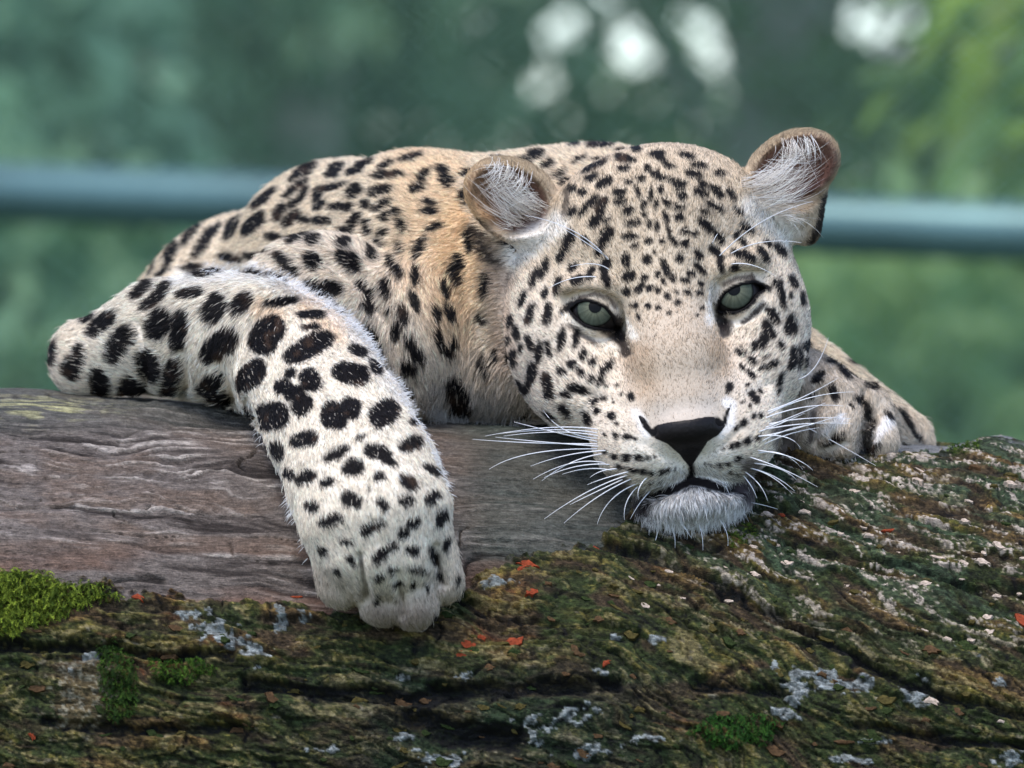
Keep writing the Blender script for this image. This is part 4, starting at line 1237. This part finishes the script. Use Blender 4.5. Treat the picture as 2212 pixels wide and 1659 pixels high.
def wet(m):
    b = m.node_tree.nodes['Principled BSDF']
    b.inputs['Coat Weight'].default_value = .18
    b.inputs['Coat Roughness'].default_value = 0.03
    b.inputs['Coat IOR'].default_value = 1.3
    return m
iris_mat = wet(attr_mat('leopard_iris', rough=0.5, spec=0.0, var=0.18, scale=1500))
ball_mat = wet(plain_mat('leopard_eyeball', (.012, .010, .010), .4, .1))
pupil_mat = wet(plain_mat('leopard_pupil', (.004, .004, .004), .4, .05))
def iris_col(r, i):
    a = s2l((104, 106, 88)); b = s2l((76, 82, 70)); k = s2l((16, 15, 15))
    t = float(sstep(.1, .8, r)); c = a + (b - a) * t
    c = c + (k - c) * float(sstep(.84, .97, r))
    c = c + (s2l((52, 56, 48)) - c) * float(1 - sstep(.18, .34, r))
    return c * (1 + .16 * math.sin((i % 48) * 2.39) + .1 * math.sin((i % 48) * 5.1))
for (x, y, Y, r), gaze in zip(EYE, ((-.02, -1, .26), (-.16, -1, .31))):
    c = PW(x, y, Y)
    e = link('eye', cap_mesh('eye', r, math.pi * .98, gaze, c, ball_mat, 28, 48), leopard)
    for nm, rr, an, mt, cf in (('iris', r + .9, math.radians(50), iris_mat, iris_col), ('pupil', r + 1.7, math.radians(15), pupil_mat, None)):
        o = bpy.data.objects.new(nm, cap_mesh(nm, rr, an, gaze, c, mt, 18 if nm == 'iris' else 6, 48, cf))
        COL.objects.link(o); o.parent = e

# nose leather: the end of the muzzle within the nose outline
near = [p for p in PR if p.grp in ('head',)] + [p for p in PR if p.op == 'sub']
def nose_keep(q):
    kx = 1 + q[..., 1] / D
    return -np.maximum(poly_sdf(q[..., 0] / kx + 1106, 829.5 - q[..., 2] / kx, NOSE) - .5, q[..., 1] + 60)
nlo, nhi = PW(1370, 1015, 0), PW(1590, 870, 0)
nlo[1], nhi[1] = -330, -40
PN = list(near)
save = len(PR)
PN.append(func(nose_keep, nlo - 200, nhi + 200, k=3))
for (x, y, Y, rx, rz, t) in ((1405, 927, -190, 16, 10, -40), (1557, 905, -190, 16, 10, 48)):
    PN.append(ell(PW(x, y, Y), (rx, 40, rz), rxz(t), k=10, op='sub'))
del PR[save:]
nv, nf = surface(PN, 2.4, nlo, nhi)
nv = relax(nv, nf, 1, .4)
nn = vnormals(nv, nf)
nv = nv + nn * 2.2 + nn * (vnoise(nv / 3.2, 5) * .5)[:, None]
nose_mat = plain_mat('leopard_nose', (.008, .006, .006), .5, .22, .3, 1800)
link('nose', np_mesh('nose', nv * U, nf, nose_mat), leopard)

def tube(name, path, r0, r1, mat, sides=5):
    P_ = [Vector(p) for p in path]
    v, f = [], []
    n = len(P_)
    for i, p in enumerate(P_):
        t = (P_[min(i + 1, n - 1)] - P_[max(i - 1, 0)]).normalized()
        a = t.orthogonal().normalized(); b = t.cross(a)
        r = r0 + (r1 - r0) * (i / (n - 1)) ** 1.3
        for k in range(sides):
            w = 2 * math.pi * k / sides
            v.append(tuple((p + (a * math.cos(w) + b * math.sin(w)) * r) * U))
    for i in range(n - 1):
        for k in range(sides):
            f.append((i * sides + k, i * sides + (k + 1) % sides, (i + 1) * sides + (k + 1) % sides, (i + 1) * sides + k))
    me = bpy.data.meshes.new(name)
    me.from_pydata(v, [], f)
    me.polygons.foreach_set('use_smooth', [True] * len(f))
    me.materials.append(mat)
    return me
whisk_mat = plain_mat('leopard_whisker', (.80, .80, .82), .45, .3, .04)
W2 = """605 768 400 735 60 800;600 785 420 752 100 792;605 800 430 762 150 800;600 826 380 780 200 732;600 838 250 838 0 815;612 850 300 828 110 805;600 862 230 858 80 960;640 870 450 878 280 945
630 885 470 905 335 1015;640 930 480 895 292 1008;662 937 500 925 345 1000;672 966 560 940 430 985;760 970 620 1005 552 1035;700 958 610 960 566 1000;745 990 550 1050 345 1200;770 1005 600 1075 440 1220
722 1010 560 1085 470 1130;790 1030 640 1090 600 1225;800 1040 720 1110 732 1205;840 1000 785 1050 800 1105;605 812 420 800 340 675;860 1060 800 1120 760 1200
1420 695 1620 590 1840 587;1415 712 1600 636 1790 655;1420 745 1600 700 1822 716;1405 770 1600 725 1832 742;1400 800 1560 770 1805 690;1420 682 1600 620 1762 520;1395 825 1530 750 1650 745;1405 840 1520 780 1670 760
1370 885 1500 850 1590 960;1372 870 1560 885 1640 965;1330 900 1500 950 1662 1045;1350 930 1500 945 1560 1010;1340 955 1450 980 1540 1080;1370 962 1480 995 1552 1065;1310 970 1395 1025 1422 1112;1372 802 1540 780 1580 860
1600 752 1750 830 1942 942;1560 530 1660 510 1715 325;1380 780 1500 735 1600 690;1300 985 1350 1040 1370 1100;1410 760 1520 715 1700 640"""
W1 = """845 790 700 600 410 550;838 772 690 665 575 600;842 832 780 775 640 812;780 866 650 850 528 922;1400 760 1600 545 1880 478;1450 752 1600 655 1822 690;1450 802 1560 775 1692 862;1362 700 1378 665 1394 642"""
WC = """900 1230 885 1300 860 1366;1010 1210 1030 1260 1056 1292;1080 1210 1112 1260 1110 1350;1340 1120 1400 1130 1470 1152;1180 1190 1240 1260 1230 1330;800 1200 720 1215 655 1255;960 1220 980 1290 975 1340"""
def whisk(txt, sc_, ox, oy, r0, out):
    for it in txt.replace('\n', ';').split(';'):
        a = [float(t) for t in it.split()]
        pts2 = [(ox + a[i] * sc_, oy + a[i + 1] * sc_) for i in (0, 2, 4)]
        Y0 = float(front_depth(*pts2[0]))
        if Y0 > 1e8: Y0 = -60.0
        ln_ = math.hypot(pts2[2][0] - pts2[0][0], pts2[2][1] - pts2[0][1])
        p0, p2 = PW(*pts2[0], Y0 + 6), PW(*pts2[2], Y0 - out * ln_)
        p1 = PW(*pts2[1], Y0 - out * ln_ * .8 - 12)
        path = [tuple((1 - t) ** 2 * p0 + 2 * t * (1 - t) * p1 + t * t * p2) for t in np.linspace(0, 1, 14)]
        link('whisker', tube('whisker', path, r0, .35, whisk_mat), leopard)
whisk(W2, .4483, 1020.8, 583.3, 1.5, .12)
whisk(W1, .4219, 962.5, 233.3, 1.3, .1)
whisk(WC, .4483, 1020.8, 583.3, 1.1, .05)

# long pale hair inside the ears
def tuft(name, roots, tips, n, spread, curve, colr):
    k = 6
    t = np.linspace(0, 1, k)
    u = rng.random(n)
    r = np.array(roots, float); q = np.array(tips, float)
    def along(P_, s):
        x = s * (len(P_) - 1); i = np.clip(x.astype(int), 0, len(P_) - 2); fr = (x - i)[:, None]
        return P_[i] * (1 - fr) + P_[i + 1] * fr
    a = along(r, u) + rng.normal(0, 1, (n, 2)) * spread * .55
    b = along(q, np.clip(u + rng.normal(0, .1, n), 0, .999)) + rng.normal(0, 1, (n, 2)) * spread
    fr = np.clip(rng.normal(.66, .24, n), .25, 1.1)[:, None]
    b = a + (b - a) * fr
    Ya = np.minimum(front_depth(a[:, 0], a[:, 1]), 260)
    Yb = Ya - rng.uniform(10, 50, n)
    per = np.stack([-(b - a)[:, 1], (b - a)[:, 0]], -1) * curve
    pts = np.zeros((n, k, 3))
    for i, s in enumerate(t):
        xy = a * (1 - s) + b * s + per * (s * (1 - s) * 4)[..., None] * (0.6 + .8 * vnoise(np.c_[a / 9, u * 9], 8))[:, None] if False else a * (1 - s) + b * s + per * (s * (1 - s) * 4)
        Y = Ya * (1 - s) + Yb * s - 26 * math.sin(s * math.pi)
        kx = 1 + Y / D
        pts[:, i] = np.stack([(xy[:, 0] - 1106) * kx, Y, (829.5 - xy[:, 1]) * kx], -1)
    rad = np.full((n, 1), .42) * np.array([1, 1, .9, .75, .5, .12])
    col = np.clip(np.asarray(colr) * rng.normal(1, .25, (n, 1)), .02, .92)
    strands(name, pts, rad, col, fur_mat, leopard)
EH = s2l((232, 224, 214))
for n_, rt, tp, sp_, cv_ in (
        (170, ((505, 500), (440, 540), (350, 575)), ((270, 270), (150, 340), (215, 470)), 17, -.10),
        (70, ((330, 320), (400, 410), (490, 480)), ((120, 350), (190, 430), (270, 540)), 15, .14),
        (80, ((250, 275), (330, 300), (420, 350)), ((150, 380), (230, 430), (330, 480)), 14, -.16),
        (20, ((430, 600), (330, 605)), ((260, 500), (220, 580)), 12, -.12),
        (170, ((1545, 380), (1600, 440), (1650, 480)), ((1830, 160), (1910, 240), (1930, 400)), 18, .10),
        (90, ((1560, 390), (1640, 320), (1740, 230)), ((1750, 330), (1860, 300), (1900, 200)), 15, .12),
        (80, ((1740, 180), (1800, 170), (1880, 160)), ((1700, 330), (1830, 330), (1920, 300)), 14, -.1),
        (70, ((1600, 480), (1700, 540), (1760, 580)), ((1800, 470), (1870, 560), (1880, 640)), 13, -.10)):
    tuft('ear_hair', V1(*rt), V1(*tp), n_, sp_, cv_, EH)

# pale fringe along the top of the hanging foreleg and long hair round the chin and throat
def fringe(name, path, n, length, up, colr, wid=.55, jit=10):
    P_ = np.array(path, float)
    u = rng.random(n) * (len(P_) - 1) * .9999
    i = u.astype(int); fr = (u - i)[:, None]
    a = P_[i] * (1 - fr) + P_[i + 1] * fr + rng.normal(0, jit * .5, (n, 2))
    Y = front_depth(a[:, 0], a[:, 1])
    ok = Y < 1e8
    a, Y = a[ok], Y[ok]; m = len(a)
    d = np.array(up, float) + rng.normal(0, .28, (m, 2))
    d /= np.linalg.norm(d, axis=1, keepdims=True)
    L = length * rng.uniform(.5, 1.25, m)
    pts = np.zeros((m, 4, 3))
    for k, s in enumerate((0, .35, .7, 1.0)):
        xy = a + d * (L * s)[:, None] + np.stack([np.zeros(m), .18 * L * s * s], -1)
        yy = Y + 4 - s * (1 - s) * 14
        kx = 1 + yy / D
        pts[:, k] = np.stack([(xy[:, 0] - 1106) * kx, yy, (829.5 - xy[:, 1]) * kx], -1)
    col = np.clip(np.asarray(colr) * rng.normal(1, .16, (m, 1)), .02, .92)
    strands(name, pts, np.full((m, 1), wid) * np.array([1, .9, .6, .12]), col, fur_mat, leopard)
FW = s2l((244, 242, 242))
fringe('fur_fringe', V3((800, 605), (1000, 605), (1180, 655), (1300, 725), (1440, 815), (1550, 940), (1640, 1060), (1780, 1270)), 1500, 17, (.8, -.45), FW, .5, 12)
fringe('fur_fringe', [(860, 850), (912, 925), (950, 1010), (985, 1075), (995, 1130)], 500, 14, (.8, .35), FW, .5, 8)
fringe('fur_fringe', [(552, 930), (580, 1015), (618, 1085), (634, 1150), (660, 1220)], 600, 15, (-.7, .6), FW, .5, 9)
fringe('fur_fringe', [(940, 880), (1000, 905), (1080, 912), (1140, 905)], 500, 34, (-.1, .9), s2l((190, 186, 180)), .5, 14)
fringe('fur_fringe', [(1375, 1105), (1420, 1125), (1490, 1135), (1560, 1120), (1612, 1092)], 700, 24, (.05, .9), FW, .5, 12)
fringe('fur_fringe', [(1690, 985), (1760, 990), (1830, 995), (1900, 985)], 260, 16, (.1, .9), s2l((196, 186, 176)), .5, 10)
# ---------------------------------------------------------------- wire fence with a tubular rail behind the leopard
FY = 3.1                                   # metres behind the face
fence = empty('wire_fence', (0, FY, GZ))
tag(fence, 'chain-link wire fence with a grey tubular rail behind the leopard', 'fence')
kf = (5 + FY) / 5 * U
rail_mat = plain_mat('fence_rail_paint', (.09, .17, .17), .42, .5, .2, 6, metallic=.4)
wire_mat = plain_mat('fence_wire', (.22, .38, .29), .5, .4, .2, 20)
def rail(name, p, q, r, mat, parent, sides=20):
    P_, Q_ = Vector(p), Vector(q)
    t = (Q_ - P_).normalized(); a = t.orthogonal().normalized(); b = t.cross(a)
    v, f = [], []
    for c in (P_, Q_):
        for k in range(sides):
            w = 2 * math.pi * k / sides
            v.append(tuple(c + (a * math.cos(w) + b * math.sin(w)) * r))
    f = [(k, (k + 1) % sides, sides + (k + 1) % sides, sides + k) for k in range(sides)]
    f += [tuple(range(sides)), tuple(range(2 * sides - 1, sides - 1, -1))]
    me = bpy.data.meshes.new(name)
    me.from_pydata(v, [], f)
    me.polygons.foreach_set('use_smooth', [True] * sides + [False] * 2)
    me.materials.append(mat)
    return link(name, me, parent)
def at(px, py, y):
    k = (5 + y) / 5 * U
    return ((px - 1106) * k, y, (829.5 - py) * k)
a_, b_ = at(-4500, 415 - 4500 * .04, FY - .03), at(6500, 415 + 6500 * .04, FY - .03)
rail('rail', a_, b_, 64 * kf, rail_mat, fence)
lo_a, lo_b = (a_[0], FY - .03, a_[2] - .62), (b_[0], FY - .03, b_[2] - .50)
for x in (-2.6, 2.4):
    zt = a_[2] + (b_[2] - a_[2]) * (x - a_[0]) / (b_[0] - a_[0])
    rail('post', (x, FY - .03, GZ - .2), (x, FY - .03, zt + 1.5), .03, rail_mat, fence)
# woven wire, two families of diagonals
V_, F_ = [], []
sp, rw = .030, .0010
def wire(p, q):
    P_, Q_ = Vector(p), Vector(q)
    t = (Q_ - P_).normalized(); a = t.orthogonal().normalized() * rw; b = t.cross(a)
    s = len(V_)
    for c in (P_, Q_):
        for k in range(4):
            w = k * math.pi / 2
            V_.append(tuple(c + a * math.cos(w) + b * math.sin(w)))
    F_.extend([(s + k, s + (k + 1) % 4, s + 4 + (k + 1) % 4, s + 4 + k) for k in range(4)])
x0, x1, z0, z1 = -2.4, 2.4, GZ, 1.9
hgt = z1 - z0
sl = 1 / math.tan(math.radians(38))
for k in range(int((x1 - x0 + hgt * sl) / sp)):
    x = x0 - hgt * sl + k * sp
    wire((x, FY, z0), (x + hgt * sl, FY, z1))
    wire((x + hgt * sl, FY + .003, z0), (x, FY + .003, z1))
me = bpy.data.meshes.new('wire_mesh'); me.from_pydata(V_, [], F_); me.materials.append(wire_mat)
tag(link('wire_mesh', me, fence), kind='stuff')

# ---------------------------------------------------------------- shrubs and trees far behind, out of focus
def leaf_cloud(pts, size, cols, seed):
    r_ = np.random.default_rng(seed)
    n = len(pts)
    d = r_.normal(size=(n, 3)); d /= np.linalg.norm(d, axis=1, keepdims=True)
    e = np.cross(d, r_.normal(size=(n, 3))); e /= np.linalg.norm(e, axis=1, keepdims=True)
    s = (size * r_.uniform(.6, 1.4, n))[:, None]
    v = np.stack([pts - d * s, pts + e * s * .42, pts + d * s, pts - e * s * .42], 1).reshape(-1, 3)
    f = np.arange(n * 4).reshape(-1, 4)
    t = r_.random(n)[:, None]
    clump = vnoise(pts / .22, seed)[:, None]
    c = np.asarray(cols[0]) + (np.asarray(cols[1]) - cols[0]) * np.clip(t * .5 + .35 + clump * .6, 0, 1)
    return v, f, np.repeat(c, 4, 0)
leaf_mat = attr_mat('foliage', rough=.55, spec=.25, trans=.5)
trunk_mat = plain_mat('tree_bark', (.46, .43, .40), .9, .1, .3, 8)
GAPS = [(1165, 200, 56), (1212, 68, 52), (1350, 108, 66), (1325, 165, 36), (1390, 60, 50), (1505, 60, 44), (1755, 22, 62), (1815, 10, 50), (1910, 75, 56), (1960, 110, 44), (1990, 50, 40)]
def limb(V, F, p, q, r0, r1, sides=7):
    P_, Q_ = Vector(p), Vector(q)
    t = (Q_ - P_).normalized(); a = t.orthogonal().normalized(); b = t.cross(a)
    s = len(V)
    for c, r in ((P_, r0), (Q_, r1)):
        for k in range(sides):
            w = 2 * math.pi * k / sides
            V.append(tuple(c + (a * math.cos(w) + b * math.sin(w)) * r))
    F.extend([(s + k, s + (k + 1) % sides, s + sides + (k + 1) % sides, s + sides + k) for k in range(sides)])
def plant(name, label, cat, x, y, clumps, n, size, cols, seed, trunk=.06, group=None, gaps=False):
    """clumps: (dx, dy, z, rx, ry, rz) ellipsoids of leaves above the foot at x, y"""
    r_ = np.random.default_rng(seed)
    o = empty(name, (x, y, GZ))
    tag(o, label, cat, group)
    vol = np.array([c[3] * c[4] * c[5] for c in clumps]) ** (2 / 3)
    P_ = []
    for c, w in zip(clumps, vol / vol.sum()):
        m = int(n * w)
        d = r_.normal(size=(m, 3)); d /= np.linalg.norm(d, axis=1, keepdims=True)
        rr = r_.random(m)[:, None] ** (1 / 2.2)
        P_.append(np.array([x + c[0], y + c[1], c[2]]) + d * rr * np.array(c[3:6]) * (1 + .25 * vnoise(d * 2.5 + seed, seed))[:, None])
    P_ = np.concatenate(P_)
    P_ = P_[P_[:, 2] > GZ + .02]
    if gaps:
        k = (5 + P_[:, 1]) / 5 * U
        ix, iy = P_[:, 0] / k + 1106, 829.5 - P_[:, 2] / k
        keep = np.ones(len(P_), bool)
        for gx_, gy_, gr_ in GAPS:
            keep &= np.hypot(ix - gx_, iy - gy_) > gr_
        P_ = P_[keep]
    v, f, c = leaf_cloud(P_, size, cols, seed)
    link('crown' if trunk > .03 else 'foliage', np_mesh('crown', v, f, leaf_mat, smooth=False, col=c), o)
    V, F = [], []
    top = max(c[2] for c in clumps)
    limb(V, F, (x, y, GZ - .05), (x + .03, y, (GZ + top) * .5), trunk, trunk * .8)
    limb(V, F, (x + .03, y, (GZ + top) * .5), (x - .02, y, top), trunk * .8, trunk * .4)
    for c in clumps:
        limb(V, F, (x + .01, y, (GZ + c[2]) * .5), (x + c[0] * .8, y + c[1] * .8, c[2]), trunk * .45, trunk * .12)
    me = bpy.data.meshes.new('trunk'); me.from_pydata(V, [], F); me.materials.append(trunk_mat)
    me.polygons.foreach_set('use_smooth', [True] * len(F))
    link('trunk', me, o)
    return o
DK = (s2l((84, 128, 96)), s2l((164, 196, 152)))
MD = (s2l((72, 116, 72)), s2l((160, 190, 130)))
LT = (s2l((84, 120, 40)), s2l((170, 190, 60)))
TL = (s2l((78, 126, 98)), s2l((152, 188, 156)))
def blob(n, x, z, rx, rz, ry, seed, r=.42):
    q = random.Random(seed)
    return [(x + q.uniform(-rx, rx), q.uniform(-ry, ry), z + q.uniform(-rz, rz), r * q.uniform(.7, 1.3), r * q.uniform(.6, 1.1), r * q.uniform(.6, 1.1)) for _ in range(n)]
# left: dark evergreen; middle: lighter broadleaf; right: open crown with a pale trunk
plant('evergreen_tree', 'dark blue-green evergreen tree beyond the fence at the rump side', 'tree', -1.25, 7.2, blob(26, 0, .55, .75, 1.1, .5, 1), 15000, .045, TL, 101, .09)
plant('broadleaf_tree', 'mid green broadleaf tree beyond the fence behind the back of the leopard', 'tree', -.35, 8.0, blob(22, 0, .6, .6, 1.1, .45, 2), 12000, .05, DK, 102, .08, gaps=True)
plant('broadleaf_tree', 'thin-crowned tree with sky gaps beyond the fence above the head', 'tree', .40, 8.6, blob(26, .15, .75, .85, .95, .12, 3, .36), 15000, .05, MD, 103, .05, gaps=True)
plant('broadleaf_tree', 'tree with grey trunk and open crown beyond the fence by the raised ear', 'tree', 1.02, 7.4, blob(14, .35, 1.0, .6, .7, .1, 4, .34), 4200, .05, MD, 104, .085, gaps=True)
plant('shrub', 'green shrub beyond the fence below the rail on the tucked paw side', 'shrub', 1.15, 6.4, blob(20, 0, -.2, .75, .26, .35, 5, .3), 9000, .045, MD, 105, .02)
plant('shrub', 'grey-green shrub beyond the fence below the rail on the elbow side', 'shrub', -1.05, 6.2, blob(20, 0, -.15, .8, .3, .35, 6, .32), 9000, .045, DK, 106, .02)
plant('shrub', 'dark shrub beyond the fence hidden behind the body of the leopard', 'shrub', .1, 6.6, blob(16, 0, -.28, .6, .12, .3, 7, .28), 7000, .045, TL, 107, .02)
for i, (x, lab) in enumerate(((-4.2, 'wide dark hedge bush far beyond the fence, past the evergreen tree'), (3.6, 'wide dark hedge bush far beyond the fence, past the grey-trunked tree'))):
    plant('hedge_bush', lab, 'bush', x, 10.5, blob(34, 0, .5, 1.9, 1.2, .5, 8 + i, .6), 14000, .07, TL, 108 + i, .05)
plant('hedge_bush', 'broad pale green hedge bush far beyond the fence behind the evergreen tree', 'bush', -2.0, 9.6, blob(40, 0, .9, 1.5, 1.2, .3, 21, .5), 15000, .06, DK, 121, .05, gaps=True)
plant('hedge_bush', 'low green hedge bush far beyond the fence behind the thin-crowned tree', 'bush', 1.2, 9.8, blob(30, 0, -.05, 1.3, .3, .3, 22, .36), 11000, .06, MD, 122, .02)
# a leafy branch that hangs into the corner, nearer than the trees
br = empty('overhanging_branch', at(2500, -500, 3.6))
tag(br, 'overhanging branch with yellow-green leaves above the tucked paw side', 'branch')
V, F = [], []
pts_b = [at(2700, -700, 3.6), at(2450, -250, 3.6), at(2280, -20, 3.58), at(2150, 120, 3.55), at(2010, 170, 3.5)]
for p, q, r0, r1 in zip(pts_b[:-1], pts_b[1:], (.012, .009, .006, .004), (.009, .006, .004, .002)):
    limb(V, F, p, q, r0, r1)
me = bpy.data.meshes.new('stem'); me.from_pydata(V, [], F); me.materials.append(trunk_mat)
link('stem', me, br)
def big_leaf(p, d, L, w, roll):
    p, d = Vector(p), Vector(d).normalized()
    s = d.cross(Vector((math.sin(roll), -1, math.cos(roll)))).normalized(); n = s.cross(d)
    v = []
    for t, ww, b in ((0, .05, 0), (.25, .8, .03), (.5, 1, .05), (.75, .65, .03), (1, .03, -.06)):
        c = p + d * (L * t) + n * (L * b)
        v += [c - s * w * ww, c - n * w * .25 * ww, c + s * w * ww]
    f = []
    for i in range(4):
        a = i * 3
        f += [(a, a + 1, a + 4, a + 3), (a + 1, a + 2, a + 5, a + 4)]
    me = bpy.data.meshes.new('leaf'); me.from_pydata([tuple(x) for x in v], [], f)
    me.polygons.foreach_set('use_smooth', [True] * len(f))
    return me
bl_mats = [plain_mat('branch_leaf_light', s2l((104, 130, 26)), .5, .3, .2, 20), plain_mat('branch_leaf_deep', s2l((66, 100, 28)), .5, .3, .2, 20)]
rb = random.Random(5)
for k in range(64):
    px, py = rb.uniform(2060, 2420), rb.uniform(-120, 300)
    if px < 2130 and py > 170: continue
    if py > 330 - (2300 - px) * .55: continue
    me = big_leaf(at(px, py, rb.uniform(3.3, 3.9)), (rb.uniform(-1, -.2), rb.uniform(-.3, .3), rb.uniform(-.7, .25)), rb.uniform(.09, .15), rb.uniform(.014, .022), rb.uniform(-.8, .8))
    me.materials.append(bl_mats[k % 3 == 0])
    link('leaf', me, br)
for px, py in ((1950, 150), (1985, 190), (2010, 240), (2040, 110), (1990, 130)):
    me = big_leaf(at(px + 60, py, 3.52), (-1, 0, rb.uniform(-.5, .3)), rb.uniform(.07, .09), .009, rb.uniform(-.8, .8))
    me.materials.append(bl_mats[1]); link('leaf', me, br)
